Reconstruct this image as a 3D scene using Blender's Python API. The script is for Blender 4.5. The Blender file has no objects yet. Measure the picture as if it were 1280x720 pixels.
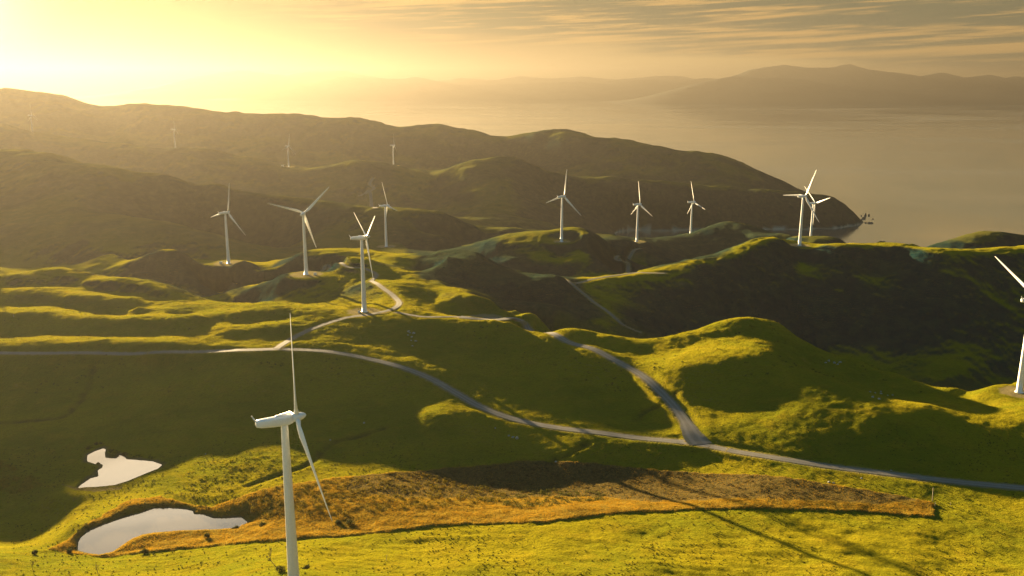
import bpy, bmesh, math, random
import numpy as np
from mathutils import Vector, Matrix

random.seed(7); RNG = np.random.default_rng(7)
SC = bpy.context.scene
COL = SC.collection

# ---------------------------------------------------------------- camera, sky, sun, exposure
cam_d = bpy.data.cameras.new('camera'); cam_o = bpy.data.objects.new('camera', cam_d); COL.objects.link(cam_o)
cam_o.location = (0, 0, 450)
cam_o.rotation_euler = (math.pi / 2 - math.atan(255.0 / 1110.0), 0, 0)
cam_d.sensor_width = 36.0; cam_d.lens = 36.0 * 1110.0 / 1280.0
cam_d.clip_start = 1.0; cam_d.clip_end = 200000.0
SC.camera = cam_o

SUN_AZ = math.radians(-33.0)      # left of the view direction
SUN_EL = math.radians(4.9)
SUN_DIR = Vector((math.sin(SUN_AZ) * math.cos(SUN_EL), math.cos(SUN_AZ) * math.cos(SUN_EL), math.sin(SUN_EL)))
EXPOSURE = 3.8
HAZE_DENSITY = 6.5e-5
HAZE_G = .59
HAZE_COLOR = (.090, .083, .070, 1)

W = bpy.data.worlds.new('World'); SC.world = W; W.use_nodes = True
nt = W.node_tree; nt.nodes.clear()
def N(tree, kind, **kw):
    n = tree.nodes.new(kind)
    for k, v in kw.items():
        if k.startswith('i_'): n.inputs[k[2:].replace('_', ' ')].default_value = v
        else: setattr(n, k, v)
    return n
def L(tree, a, b): tree.links.new(a, b)
def MATH(tree, op, a, b=None, c=None, clamp=False):
    n = tree.nodes.new('ShaderNodeMath'); n.operation = op; n.use_clamp = clamp
    for i, q in enumerate((a, b, c)):
        if q is None: continue
        if isinstance(q, (int, float)): n.inputs[i].default_value = q
        else: tree.links.new(q, n.inputs[i])
    return n.outputs[0]
def MIXC(tree, f, a, b, blend='MIX'):
    n = tree.nodes.new('ShaderNodeMix'); n.data_type = 'RGBA'; n.blend_type = blend
    for sock, q in ((n.inputs[0], f), (n.inputs[6], a), (n.inputs[7], b)):
        if isinstance(q, (int, float)): sock.default_value = q
        elif isinstance(q, tuple): sock.default_value = (q[0], q[1], q[2], 1)
        else: tree.links.new(q, sock)
    return n.outputs[2]
def SMOOTH(tree, x, lo, hi):
    n = tree.nodes.new('ShaderNodeMapRange'); n.interpolation_type = 'SMOOTHSTEP'
    for i, q in ((0, x), (1, lo), (2, hi)):
        if isinstance(q, (int, float)): n.inputs[i].default_value = q
        else: tree.links.new(q, n.inputs[i])
    return n.outputs[0]

sky = N(nt, 'ShaderNodeTexSky', sky_type='NISHITA', sun_disc=False)
sky.sun_elevation = SUN_EL; sky.sun_rotation = SUN_AZ
sky.altitude = 450; sky.air_density = 1.3; sky.dust_density = 4.0; sky.ozone_density = 1.0
tc = N(nt, 'ShaderNodeTexCoord'); sep = N(nt, 'ShaderNodeSeparateXYZ'); L(nt, tc.outputs['Generated'], sep.inputs[0])
DX, DY, DZ = sep.outputs
AZ = MATH(nt, 'ARCTAN2', DX, DY)                    # bearing, radians
EL = MATH(nt, 'ARCSINE', DZ)
dot = N(nt, 'ShaderNodeVectorMath', operation='DOT_PRODUCT'); L(nt, tc.outputs['Generated'], dot.inputs[0]); dot.inputs[1].default_value = SUN_DIR
SD = MATH(nt, 'MAXIMUM', dot.outputs['Value'], 0.0)
# streaky cloud sheet, seen edge-on near the horizon
def streak(fx, fy, tilt, off, detail=5.0, rough=.55):
    cx = MATH(nt, 'MULTIPLY', AZ, fx)
    cy = MATH(nt, 'MULTIPLY', MATH(nt, 'SUBTRACT', EL, MATH(nt, 'MULTIPLY', AZ, tilt)), fy)
    cb = N(nt, 'ShaderNodeCombineXYZ'); L(nt, cx, cb.inputs[0]); L(nt, cy, cb.inputs[1]); cb.inputs[2].default_value = off
    no = N(nt, 'ShaderNodeTexNoise'); no.inputs['Scale'].default_value = 1.0; no.inputs['Detail'].default_value = detail; no.inputs['Roughness'].default_value = rough
    L(nt, cb.outputs[0], no.inputs['Vector']); return no.outputs['Fac']
n1 = streak(5.0, 75.0, .010, 3.1)
n2 = streak(9.0, 190.0, .035, 8.3, 6.0, .6)
n3 = streak(2.2, 60.0, .05, 15.0, 3.0)
# lower edge of the sheet drops towards the right
edge = MATH(nt, 'SUBTRACT', .052, MATH(nt, 'MULTIPLY', MATH(nt, 'ADD', AZ, .22), .075))
band = MATH(nt, 'ADD', MATH(nt, 'SUBTRACT', EL, edge), MATH(nt, 'MULTIPLY', MATH(nt, 'SUBTRACT', n1, .5), .05))
cover = SMOOTH(nt, band, -.002, .022)
cover = MATH(nt, 'MULTIPLY', cover, SMOOTH(nt, AZ, -.36, -.10))
high = SMOOTH(nt, EL, .12, .45)                      # higher up only thin cloud is left
cover = MATH(nt, 'MULTIPLY', cover, MATH(nt, 'SUBTRACT', 1.0, MATH(nt, 'MULTIPLY', high, .45)))
glow1 = MATH(nt, 'POWER', SD, 400.0); glow2 = MATH(nt, 'POWER', SD, 28.0); glow3 = MATH(nt, 'POWER', SD, 5.0)
SKY_TINT = (.008, .008, .0075)
clear = MIXC(nt, 1.0, sky.outputs[0], SKY_TINT, 'MULTIPLY')
def ADDC(a, b): return MIXC(nt, 1.0, a, b, 'ADD')
def SCALEC(f, c):
    return MIXC(nt, 1.0, MIXC(nt, f, (0, 0, 0), c), (1, 1, 1), 'MULTIPLY')
clear = ADDC(clear, (.125, .108, .075))
clear = ADDC(clear, SCALEC(MATH(nt, 'MULTIPLY', SMOOTH(nt, EL, .09, .005), MATH(nt, 'MULTIPLY', SMOOTH(nt, DY, .0, .6), SMOOTH(nt, AZ, -.25, .35))), (1.0, .64, .20)))
clear = ADDC(clear, SCALEC(MATH(nt, 'MULTIPLY', SMOOTH(nt, EL, .55, .05), SMOOTH(nt, DY, .1, -.5)), (.62, .76, .72)))
clear = ADDC(clear, SCALEC(glow2, (.08, .05, .012)))
clear = ADDC(clear, SCALEC(glow3, (.12, .075, .018)))
clear = ADDC(clear, SCALEC(glow1, (1.6, 1.4, 1.0)))
cl_dark = (.17, .175, .105)
cl_lit = (.85, .50, .16)
lit_f = MATH(nt, 'MULTIPLY', SMOOTH(nt, n2, .48, .66), .8)
lit_f = MATH(nt, 'MAXIMUM', lit_f, MATH(nt, 'MULTIPLY', SMOOTH(nt, n3, .54, .64), .9))
cloud = MIXC(nt, lit_f, cl_dark, cl_lit)
cloud = ADDC(cloud, SCALEC(glow2, (.12, .08, .02)))
cloud = ADDC(cloud, SCALEC(glow3, (.04, .025, .006)))
skyc = MIXC(nt, cover, clear, cloud)
# a bright bank of high cloud above the sun (the ponds mirror it)
pa = MATH(nt, 'DIVIDE', MATH(nt, 'ADD', AZ, .42), .30); pe = MATH(nt, 'DIVIDE', MATH(nt, 'SUBTRACT', EL, .40), .10)
bank = MATH(nt, 'EXPONENT', MATH(nt, 'MULTIPLY', MATH(nt, 'ADD', MATH(nt, 'MULTIPLY', pa, pa), MATH(nt, 'MULTIPLY', pe, pe)), -1.0))
bank = MATH(nt, 'MULTIPLY', bank, MATH(nt, 'ADD', .35, MATH(nt, 'MULTIPLY', n1, 1.3)))
skyc = ADDC(skyc, SCALEC(bank, (2.6, 2.05, 1.35)))
zen = SMOOTH(nt, EL, .30, .65)
skyc = MIXC(nt, MATH(nt, 'MULTIPLY', zen, .9), skyc, (.02, .24, .44))
below = SMOOTH(nt, EL, 0.0, -.02)
bg = N(nt, 'ShaderNodeBackground'); bg.inputs['Strength'].default_value = .07
wo = N(nt, 'ShaderNodeOutputWorld'); L(nt, skyc, bg.inputs['Color']); L(nt, bg.outputs[0], wo.inputs['Surface'])
W.cycles.sampling_method = 'MANUAL'; W.cycles.sample_map_resolution = 512

sun_d = bpy.data.lights.new('sun', 'SUN'); sun_o = bpy.data.objects.new('sun', sun_d); COL.objects.link(sun_o)
sun_d.energy = 5.0; sun_d.angle = math.radians(.5); sun_d.color = (1.0, .725, .38)
sun_o.location = (-400, 600, 900)
sun_o.rotation_euler = (-SUN_DIR).to_track_quat('-Z', 'Y').to_euler()

vs = SC.view_settings
vs.view_transform = 'Standard'; vs.look = 'None'; vs.exposure = EXPOSURE; vs.gamma = 1.0; vs.use_curve_mapping = False
SC.display_settings.display_device = 'sRGB'
SC.render.engine = 'CYCLES'
cy = SC.cycles
cy.use_denoising = True
try: cy.denoiser = 'OPENIMAGEDENOISE'
except Exception: pass
cy.max_bounces = 6; cy.diffuse_bounces = 2; cy.glossy_bounces = 3; cy.transmission_bounces = 2; cy.volume_bounces = 1; cy.transparent_max_bounces = 8
cy.sample_clamp_indirect = 8.0
# ---------------------------------------------------------------- terrain
F_PX = 1110.0
PITCH = math.atan(255.0 / F_PX)
CAM = np.array([0.0, 0.0, 450.0])
CP, SP = math.cos(PITCH), math.sin(PITCH)

def ray(u, v):
    a = (u - 640.0) / F_PX; b = (360.0 - v) / F_PX
    d = np.array([a, CP + b * SP, -SP + b * CP])
    return d / d[1]

def at_dist(u, v, y):
    return CAM + ray(u, v) * y

def at_height(u, v, z):
    d = ray(u, v)
    return CAM + d * ((z - CAM[2]) / d[2])

CTRL = []          # (s = x/y, w = ln y, z)
def put(x, y, z):
    CTRL.append((x / y, math.log(y), z))

def dens(pts, step):
    out = [pts[0]]
    for a, b in zip(pts[:-1], pts[1:]):
        n = max(1, int(abs(b[0] - a[0]) / step + .5))
        for k in range(1, n + 1):
            t = k / n
            out.append(tuple(a[i] + (b[i] - a[i]) * t for i in range(len(a))))
    return out

def crest(D, pts, back=None, front=None, step=55):
    """ridge line seen at survey points pts; D = distance (one, or (left, right), or per point)"""
    n = len(pts)
    if isinstance(D, (int, float)): Ds = [D] * n
    elif len(D) == 2 and n != 2:
        u0, u1 = pts[0][0], pts[-1][0]
        Ds = [D[0] + (D[1] - D[0]) * (q[0] - u0) / (u1 - u0) for q in pts]
    else: Ds = list(D)
    P = dens([(q[0], q[1], d) for q, d in zip(pts, Ds)], step)
    for u, v, d in P:
        c = at_dist(u, v, d); put(*c)
        s = c[0] / c[1]
        for off in (back, front):
            if off is None: continue
            offs = off if isinstance(off, list) else [off]
            for dy, dz in offs:
                y2 = d + dy; put(s * y2, y2, max(c[2] + dz, -40))

def spots(kind, pts):
    for u, v, q in pts:
        put(*(at_dist(u, v, q) if kind == 'd' else at_height(u, v, q)))

def rim(z, pts, drops, step=50):
    for u, v in dens(pts, step):
        c = at_height(u, v, z); put(*c)
        for dy, dz in drops:
            y2 = c[1] + dy; put(c[0] / c[1] * y2, y2, z + dz)

def world_pts(pts):           # (s-pixel column, distance, height)
    for u, y, z in pts:
        a = (u - 640) / F_PX / CP
        put(a * y, y, z)

# far coastal range
crest((5000, 4600), [(-260, 108), (-120, 106), (0, 112), (60, 117), (90, 125), (120, 133), (180, 131), (240, 134), (285, 141), (340, 142), (400, 146),
      (450, 149), (490, 158), (540, 157), (560, 159), (600, 167), (632, 176)], back=[(500, -170), (1100, -420)], front=[(-450, -110)])
crest((4500, 3650), [(660, 169), (700, 162), (720, 165), (750, 173), (785, 175), (820, 182), (860, 190), (900, 196), (930, 203), (960, 217),
      (985, 232), (1000, 241), (1010, 252)], back=[(350, -130), (700, -300)], front=[(-300, -50)])
# headland with the sunlit crest
crest((2900, 2950), [(711, 224), (760, 222), (800, 226), (850, 232), (900, 236), (950, 240), (1000, 244), (1025, 245.5), (1042, 247.5), (1054, 254), (1063, 262)],
      back=[(220, -60)], front=[(-90, -45)])
crest(2920, [(1068, 266), (1076, 276)], back=[(150, -60)], front=[(-60, -30)])
# ridge with the two farthest turbines
crest((3250, 2990), [(-200, 158), (0, 158), (45, 168), (112, 174), (165, 182), (225, 185), (260, 185), (285, 192)], back=[(230, -60)], front=[(-300, -90)])
crest((2930, 2900), [(285, 199), (330, 203), (361, 208.6), (390, 210), (450, 204), (491, 207), (557, 210), (569, 204), (595, 199), (617, 197), (647, 203),
      (677, 214), (700, 221)], back=[(230, -55)], front=[(-300, -62), (-600, -90)])
# broad hazy hill on the left
crest((2300, 1750), [(-250, 188), (-100, 188), (0, 192), (75, 199), (112, 208), (157, 216), (210, 224), (270, 232), (307, 240), (352, 250)],
      back=[(300, -70)], front=[(-350, -48), (-720, -100)])
# ridge behind the T5 pad
crest((1700, 1650), [(270, 306), (296, 300), (326, 294), (360, 281), (390, 271), (420, 264), (442, 264), (476, 261), (505, 262), (560, 272)],
      back=[(260, -60)], front=[(-110, -22)])
spots('d', [(590, 285, 1700), (640, 290, 1650)])
world_pts([(600, 2200, 122), (680, 2200, 105), (750, 2300, 60), (560, 1900, 135), (640, 1950, 120), (720, 2050, 75), (600, 1500, 148), (650, 1500, 145), (560, 1480, 150), (600, 1610, 158), (560, 1600, 165)])
# pads of the middle turbines
spots('d', [(483, 308, 1440), (463, 310, 1420), (505, 311, 1430), (483, 322, 1340)])
crest((1320, 1300), [(600, 312), (621, 305), (655, 301), (685, 299), (702, 302), (719, 298), (740, 299)], back=[(120, -25)], front=[(-60, -14), (-190, -30)])
spots('d', [(745, 298, 1400), (775, 303, 1480), (796, 302, 1574), (796, 316, 1470), (796, 330, 1417), (760, 322, 1420), (820, 325, 1450), (820, 302, 1640), (840, 299, 1720), (863, 293.6, 1786),
            (863, 306, 1680), (886, 285, 1780), (912, 279, 1780), (931, 282, 1760), (961, 291, 1700), (980, 297, 1640),
            (700, 325, 1250), (700, 338, 1190), (640, 325, 1240)])
world_pts([(796, 1300, 160), (850, 1300, 158), (900, 1350, 152), (960, 1370, 150), (900, 1600, 138), (945, 1560, 134), (912, 1690, 158), (870, 1560, 128), (760, 1280, 175), (1075, 1350, 150), (1110, 1300, 150), (1010, 1400, 170)])
world_pts([(800, 1850, 95), (863, 2050, 90), (912, 2000, 90), (961, 1950, 80)])
world_pts([(u, y, -12) for u in (800, 850, 900, 960, 1020) for y in (2480, 2640)])
world_pts([(u, 2780, 4) for u in (790, 850)]); world_pts([(770, 2600, 8), (750, 2450, 30)])
world_pts([(900, 2780, 6), (960, 2800, 6), (1020, 2800, -3), (1060, 2830, -10)])
world_pts([(u, 2250, 22) for u in (800, 880, 960)])
# big dark ridge on the right, with two turbines
crest([1050, 1070, 1100, 1130, 1155, 1180, 1196, 1165, 1150, 1175, 1185, 1165, 1125, 1105, 1118, 1140, 1150, 1150],
      [(834, 342), (867, 331), (897, 323), (927, 313), (957, 305), (980, 301), (999.5, 306.7), (1032, 310), (1062, 312), (1085, 307), (1111, 305),
       (1130, 309), (1152, 316), (1190, 320), (1224, 317), (1265, 313), (1330, 310), (1480, 312)], back=[(120, -28)], front=[(-45, -14), (-260, -85)], step=45)
spots('d', [(1013, 301, 1558), (985, 299, 1540), (1035, 304, 1520), (1060, 309, 1480)])
world_pts([(1013, 1720, 120), (1060, 1750, 40), (1000, 1900, 60)])
crest(1600, [(1154, 314), (1179, 305), (1209, 297), (1235, 294), (1257, 297), (1280, 303), (1400, 306)], back=[(230, -80), (420, -190)], front=[(-130, -30)])
world_pts([(1100, 1500, 80), (1100, 1750, 10)])
world_pts([(u, y, -40) for u in (1130, 1250, 1400, 1600) for y in (2150, 2600, 3200, 4200, 6000)])
world_pts([(u, y, -40) for u in (720, 850, 1000, 1080) for y in (5500, 6600)])
world_pts([(1080, 3600, -40), (1030, 4100, -40), (1100, 2500, -30), (1085, 2150, -10)])
world_pts([(u, y, -40) for u in (-300, -100, 100, 300, 500) for y in (6200, 6900)])
world_pts([(u, y, z) for u in (-700, -450) for y, z in ((700, 250), (900, 245), (1200, 215), (1600, 215), (2200, 270), (3200, 270), (4400, 330), (6200, 60))])
# valley floor between the near ridge and the dark face
world_pts([(u, 830, z) for u, z in ((850, 172), (930, 158), (1010, 150), (1100, 145), (1200, 140), (1300, 138), (1500, 138))])
world_pts([(1200, 720, 165), (1300, 700, 175), (1500, 690, 190)])
# dark slope in the middle, track running down it
crest((1010, 990), [(560, 322), (580, 329), (602, 335), (632, 342), (662, 345), (696, 347)], back=[(120, -38)], front=[(-70, -16)])
spots('d', [(719, 354, 1010), (756, 346, 1040), (790, 341, 1080), (722, 361, 985), (752, 384, 915), (775, 402, 870), (690, 372, 930), (650, 362, 935)])
world_pts([(720, 1095, 205), (780, 1160, 196), (640, 1110, 196), (600, 1130, 200), (780, 800, 205), (740, 830, 206), (840, 930, 188)])
crest((850, 790), [(575, 365), (591, 368), (617, 376), (644, 386), (670, 394)], back=[(60, -12)], front=[(-45, -8)])
# left: bands of sunlit downs, each a level shoulder with a sunny back and a shaded front
def zline(z, pts, step=45):
    for u, v in dens(pts, step): put(*at_height(u, v, z))
crest((1120, 1150), [(-150, 332), (-40, 336), (40, 338), (109, 331), (150, 327), (210, 329), (232, 331), (270, 329), (300, 329), (337, 330)], back=[(50, -10), (130, -32)])
world_pts([(u, y, z) for u in (250, 290, 330) for y, z in ((1115, 214.7), (1085, 209), (1023, 200))])
world_pts([(u, 1030, 206) for u in (-150, -50, 50, 130, 200)] + [(u, 1075, 212) for u in (-150, -50, 50, 130, 200)])
spots('d', [(383, 343, 957), (365, 342, 960), (405, 343, 960), (383, 328, 1100), (420, 332, 1010), (400, 316, 1200), (450, 318, 1200), (450, 326, 1080),
            (440, 340, 960), (520, 325, 1150), (540, 340, 1020)])
world_pts([(383, 920, 238.5), (383, 878, 233), (345, 980, 226), (340, 900, 228), (300, 920, 212), (430, 880, 240), (430, 920, 242)])
world_pts([(400, 1300, 185), (440, 1290, 195), (360, 1280, 188), (440, 1380, 182), (500, 1300, 190)])
zline(247, [(-150, 344), (-40, 347), (22, 341), (56, 337), (90, 338), (127, 347), (165, 349), (202, 356), (229, 366)])
zline(250.3, [(-150, 350), (-40, 353), (22, 347), (56, 343), (90, 344), (127, 352), (165, 355), (200, 362)])
zline(244.5, [(-150, 357), (-40, 358), (22, 358), (56, 357), (90, 357), (127, 364), (165, 368), (200, 374)])
zline(247.5, [(-150, 359), (-40, 360), (22, 360), (45, 359), (90, 362), (131, 369), (172, 373), (210, 376), (245, 379)])
zline(251.3, [(-150, 367), (-40, 367), (22, 368), (45, 367), (90, 369), (131, 377), (172, 382), (205, 386)])
zline(246, [(-150, 381), (-40, 380), (22, 379), (56, 378), (90, 382), (131, 386), (172, 388)])
zline(248.5, [(-150, 388), (-40, 386), (0, 384), (56, 383), (112, 390), (172, 390), (225, 394), (255, 387)])
zline(249.5, [(292, 384), (337, 377), (360, 380), (405, 383)])
zline(253.8, [(-150, 402), (0, 399), (60, 396), (112, 397), (172, 398), (215, 402)])
zline(253.3, [(250, 394), (292, 391), (337, 387), (375, 389)])
zline(249.3, [(275, 399), (310, 398), (345, 396)])
zline(248.2, [(-150, 415), (0, 414), (40, 414), (75, 416), (131, 415), (180, 415), (205, 411)])
zline(248.8, [(-150, 421), (0, 421), (75, 421.5), (131, 420), (180, 421), (215, 417)])
zline(249.3, [(240, 411), (262, 405), (300, 402), (340, 400)])
zline(252.8, [(-150, 430), (0, 429), (60, 427), (131, 425), (190, 428)])
zline(252.8, [(285, 411), (320, 409), (352, 407)])
zline(249.5, [(300, 422), (330, 420), (352, 416)])
# turbine knoll
spots('d', [(455.5, 389.5, 771), (440, 390, 770), (475, 389, 770), (500, 365, 850), (520, 385, 780), (500, 395, 752), (430, 400, 745), (470, 355, 890),
            (490, 376, 815), (545, 372, 850)])
world_pts([(455, 830, 244)])
# road level points
spots('z', [(-200, 443, 250), (0, 441, 250), (100, 441, 249), (200, 439, 250), (300, 437, 251), (350, 436, 250), (400, 438, 248.5), (450, 446, 246), (500, 458, 243.5),
            (540, 474, 240), (570, 491, 237.3), (600, 508, 235), (640, 523, 233.3), (700, 535, 232.3), (760, 542, 232), (830, 550, 232.4), (880, 556, 232.8),
            (930, 566, 233.8), (1000, 577, 235), (1080, 588, 235), (1160, 598, 235), (1280, 610, 235), (1400, 620, 235)])
spots('z', [(600, 398, 253), (640, 403, 252), (560, 396, 253), (700, 421, 247.5), (737, 434, 245), (767, 449, 243), (797, 466, 240.5), (840, 505, 236.5), (862, 540, 234.5)])
# near ridge on the right
crest([770, 745, 730, 722, 712, 706, 706, 712, 720, 724, 720, 712, 702, 690, 678, 664, 652],
      [(636, 394), (670, 401.5), (711, 410), (742, 416), (775, 421.5), (812, 424), (835, 420), (864, 414), (894, 404), (927, 397), (950, 399), (972, 404), (991, 417),
       (1010, 429), (1032, 442), (1059, 447), (1085, 459)], back=[(30, -12), (70, -45)], front=[(-25, -3)], step=40)
crest([640, 628, 615, 600], [(1119, 466), (1152, 479), (1194, 485), (1240, 487)], back=[(22, -14), (60, -50)], front=[(-18, -2)], step=40)
spots('d', [(1274, 490, 591.6), (1255, 490, 590), (1300, 492, 590), (1360, 492, 590), (1480, 495, 590), (1274, 478, 640)])
world_pts([(1330, 640, 205), (1420, 640, 205)])
# pasture on the right
spots('z', [(900, 450, 252.8), (960, 440, 255), (870, 480, 243.8), (838, 455, 247.5), (940, 480, 245), (1000, 470, 250), (1040, 480, 248.5), (900, 510, 238.5), (960, 510, 241.5), (1040, 510, 245.5),
            (1100, 500, 246), (1160, 505, 243.5), (1000, 535, 240.5), (1080, 545, 241.2), (1160, 545, 241), (1230, 530, 242), (1280, 520, 242), (1280, 560, 239), (1400, 540, 240),
            (900, 540, 236), (1200, 580, 236.2), (1060, 565, 236.8), (1400, 590, 236)])
# between the two roads
spots('z', [(520, 408, 249), (520, 425, 244.5), (560, 430, 243), (640, 420, 245), (640, 440, 240.5), (700, 450, 240), (600, 460, 237.5), (660, 490, 234.5), (740, 490, 232.8), (790, 515, 231.8), (720, 515, 233),
            (480, 430, 245), (820, 535, 232), (640, 470, 236)])
# dark basin on the left
spots('z', [(-150, 480, 240), (0, 462, 243), (0, 478, 238), (100, 458, 242), (100, 475, 237), (200, 455, 242.5), (200, 475, 237.5), (300, 452, 247), (320, 470, 244.5), (360, 455, 244), (300, 490, 239),
            (0, 530, 230), (100, 520, 230.8), (200, 510, 233), (300, 515, 234), (400, 470, 240), (400, 490, 236),
            (450, 475, 239), (450, 500, 234.5), (500, 500, 234), (300, 545, 234), (400, 530, 232.5), (200, 550, 231.6), (60, 575, 229.3), (-120, 560, 233), (0, 600, 227), (0, 650, 224), (40, 674, 226), (0, 684, 230),
            (60, 640, 225.2), (-120, 640, 229), (230, 590, 234.5), (300, 595, 237), (340, 570, 236.5), (420, 560, 232.5), (480, 545, 233), (545, 518, 238.2), (520, 535, 234), (545, 560, 231),
            (600, 560, 230), (660, 560, 229.5), (720, 568, 230), (480, 585, 232.5), (400, 600, 236)])
# ponds and strip
spots('z', [(97, 610, 230.9), (127, 609, 230.9), (160, 601, 230.9), (203, 581, 230.9), (190, 576, 230.9), (140, 572, 230.9), (120, 562, 230.9), (108, 572, 230.9),
            (97, 680, 236.6), (131, 655, 236.6), (180, 640, 236.6), (233, 637, 236.6), (267, 647, 236.6), (310, 653, 236.6), (260, 663, 236.6), (190, 667, 236.6), (160, 677, 236.6), (125, 694, 236.8),
            (160, 632, 237.0), (105, 656, 237.0), (75, 655, 228.5), (130, 630, 232.5), (160, 614, 231.3), (60, 688, 238.5)])
spots('z', [(330, 640, 238.5), (330, 610, 238.6), (420, 625, 238.4), (500, 608, 235), (580, 600, 226.5), (650, 595, 225), (740, 595, 225.5), (860, 602, 228), (960, 606, 234.6), (1080, 620, 235),
            (1168, 630, 235), (1280, 650, 236.5), (1400, 660, 237), (560, 628, 235.5), (660, 622, 229.8), (760, 620, 229.4), (860, 620, 230.6), (960, 628, 236.4)])
spots('z', [(330, 668, 241), (440, 660, 241), (540, 650, 240.4), (640, 650, 240), (740, 640, 238.8), (860, 640, 238), (1000, 645, 238), (1160, 650, 237.4)])
# foreground rise
spots('z', [(-100, 700, 248), (0, 700, 246), (0, 720, 250), (60, 703, 242), (100, 705, 244), (150, 700, 241.5), (200, 697, 241.3), (260, 692, 243), (200, 718, 250), (100, 720, 250),
            (300, 690, 246), (420, 690, 249), (420, 715, 256), (500, 680, 245), (500, 705, 251), (600, 680, 246), (600, 715, 253), (700, 670, 243.5), (700, 715, 252),
            (820, 670, 242.5), (820, 715, 250), (940, 680, 243), (940, 715, 248.5), (1085, 718, 247), (1085, 680, 241.5), (1200, 690, 240.5), (1280, 715, 243), (1400, 720, 245)])
world_pts([(366, 295, 267.5), (366, 310, 265), (340, 280, 268.5), (-100, 280, 262), (640, 270, 262), (1000, 270, 258), (1400, 280, 252), (366, 200, 272), (1000, 180, 268), (-200, 180, 270),
           (366, 100, 275), (1000, 100, 272), (-400, 100, 275)])

# thin-plate surface through the survey points, in (bearing, log distance)
def tps_fit(P, lam):
    A = np.array(P)
    key = np.round(A[:, 0] / .004) * 100000 + np.round(A[:, 1] / .004)
    _, idx = np.unique(key, return_index=True)
    A = A[np.sort(idx)]
    X = A[:, :2]; n = len(X)
    r2 = ((X[:, None] - X[None]) ** 2).sum(2)
    K = np.where(r2 > 0, .5 * r2 * np.log(np.maximum(r2, 1e-20)), 0)
    M = np.zeros((n + 3, n + 3)); M[:n, :n] = K + lam * np.eye(n)
    M[:n, n] = 1; M[:n, n + 1:] = X; M[n, :n] = 1; M[n + 1:, :n] = X.T
    sol = np.linalg.solve(M, np.r_[A[:, 2], 0, 0, 0])
    return X, sol

TX, TSOL = tps_fit(CTRL, 2e-5)
def tps(s, w):
    s = np.clip(s, -.98, .98); out = np.empty(s.size); sf, wf = s.ravel(), w.ravel(); n = len(TX)
    for i in range(0, s.size, 20000):
        a, b = sf[i:i + 20000], wf[i:i + 20000]
        r2 = (a[:, None] - TX[:, 0]) ** 2 + (b[:, None] - TX[:, 1]) ** 2
        out[i:i + 20000] = (.5 * r2 * np.log(np.maximum(r2, 1e-20))) @ TSOL[:n] + TSOL[n] + TSOL[n + 1] * a + TSOL[n + 2] * b
    return out.reshape(s.shape)

# gradient noise
def _hash(ix, iy, seed):
    h = (ix * 374761393 + iy * 668265263 + seed * 974634533) & 0xffffffff
    h = ((h ^ (h >> 13)) * 1274126177) & 0xffffffff
    return (h ^ (h >> 16)) & 0xffffffff
def gnoise(x, y, seed=0):
    x0 = np.floor(x).astype(np.int64); y0 = np.floor(y).astype(np.int64)
    fx, fy = x - x0, y - y0
    ux = fx * fx * fx * (fx * (fx * 6 - 15) + 10); uy = fy * fy * fy * (fy * (fy * 6 - 15) + 10)
    def g(ix, iy, dx, dy):
        a = _hash(ix, iy, seed) * (2 * math.pi / 4294967296.0)
        return np.cos(a) * dx + np.sin(a) * dy
    n00 = g(x0, y0, fx, fy); n10 = g(x0 + 1, y0, fx - 1, fy); n01 = g(x0, y0 + 1, fx, fy - 1); n11 = g(x0 + 1, y0 + 1, fx - 1, fy - 1)
    return ((n00 * (1 - ux) + n10 * ux) * (1 - uy) + (n01 * (1 - ux) + n11 * ux) * uy) * 1.5
def fbm(x, y, wl, octv, seed, gain=.5, ridged=False):
    out = 0; amp = 1; tot = 0
    for o in range(octv):
        n = gnoise(x / wl + 13.7 * o, y / wl - 7.1 * o, seed + o)
        if ridged: n = 1 - 2 * np.abs(n)
        out = out + amp * n; tot += amp; amp *= gain; wl *= .5
    return out / tot
def sstep(a, b, x):
    t = np.clip((x - a) / (b - a), 0, 1); return t * t * (3 - 2 * t)

# mesh lattice
S_IN = np.linspace(-.66, .66, 1000)
g_ = .66 + np.cumsum(np.linspace(.002, .05, 40)); SG = np.r_[-g_[::-1], S_IN, g_]
YG = np.r_[np.linspace(60, 278, 40), np.exp(np.arange(math.log(280), math.log(800), .0025)), np.exp(np.arange(math.log(800), math.log(2000), .003)),
           np.exp(np.arange(math.log(2000), math.log(6800), .005))]
# coarse evaluation, cubic upsampling
sc_ = np.linspace(-.98, .98, 500); wc_ = np.linspace(math.log(60), math.log(6800), 900)
ZC = tps(*np.meshgrid(sc_, wc_))
def cub(t, n):
    i = np.clip(np.floor(t).astype(int), 1, n - 3); f = t - i
    W = [-.5 * f + f * f - .5 * f ** 3, 1 - 2.5 * f * f + 1.5 * f ** 3, .5 * f + 2 * f * f - 1.5 * f ** 3, -.5 * f * f + .5 * f ** 3]
    return i, W
def base_z(x, y):
    ts = (np.clip(x / y, -.98, .98) + .98) / (1.96) * 499; tw = (np.log(y) - wc_[0]) / (wc_[-1] - wc_[0]) * 899
    i, A = cub(ts, 500); j, B = cub(tw, 900)
    return sum(A[a] * B[b] * ZC[j - 1 + b, i - 1 + a] for a in range(4) for b in range(4))

def hit(u, v, y0=250.0):
    """first meeting of the sight line with the bare hill surface"""
    d = ray(u, v); ys = np.exp(np.linspace(math.log(y0), math.log(6700), 6000))
    dz = CAM[2] + d[2] * ys - base_z(d[0] * ys, ys)
    k = np.argmax(dz < 0)
    if dz[k] >= 0: k = len(ys) - 1
    t = dz[k - 1] / (dz[k - 1] - dz[k]) if k else 0
    y = ys[k - 1] + (ys[k] - ys[k - 1]) * t
    return np.array([d[0] * y, y, CAM[2] + d[2] * y])
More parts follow.
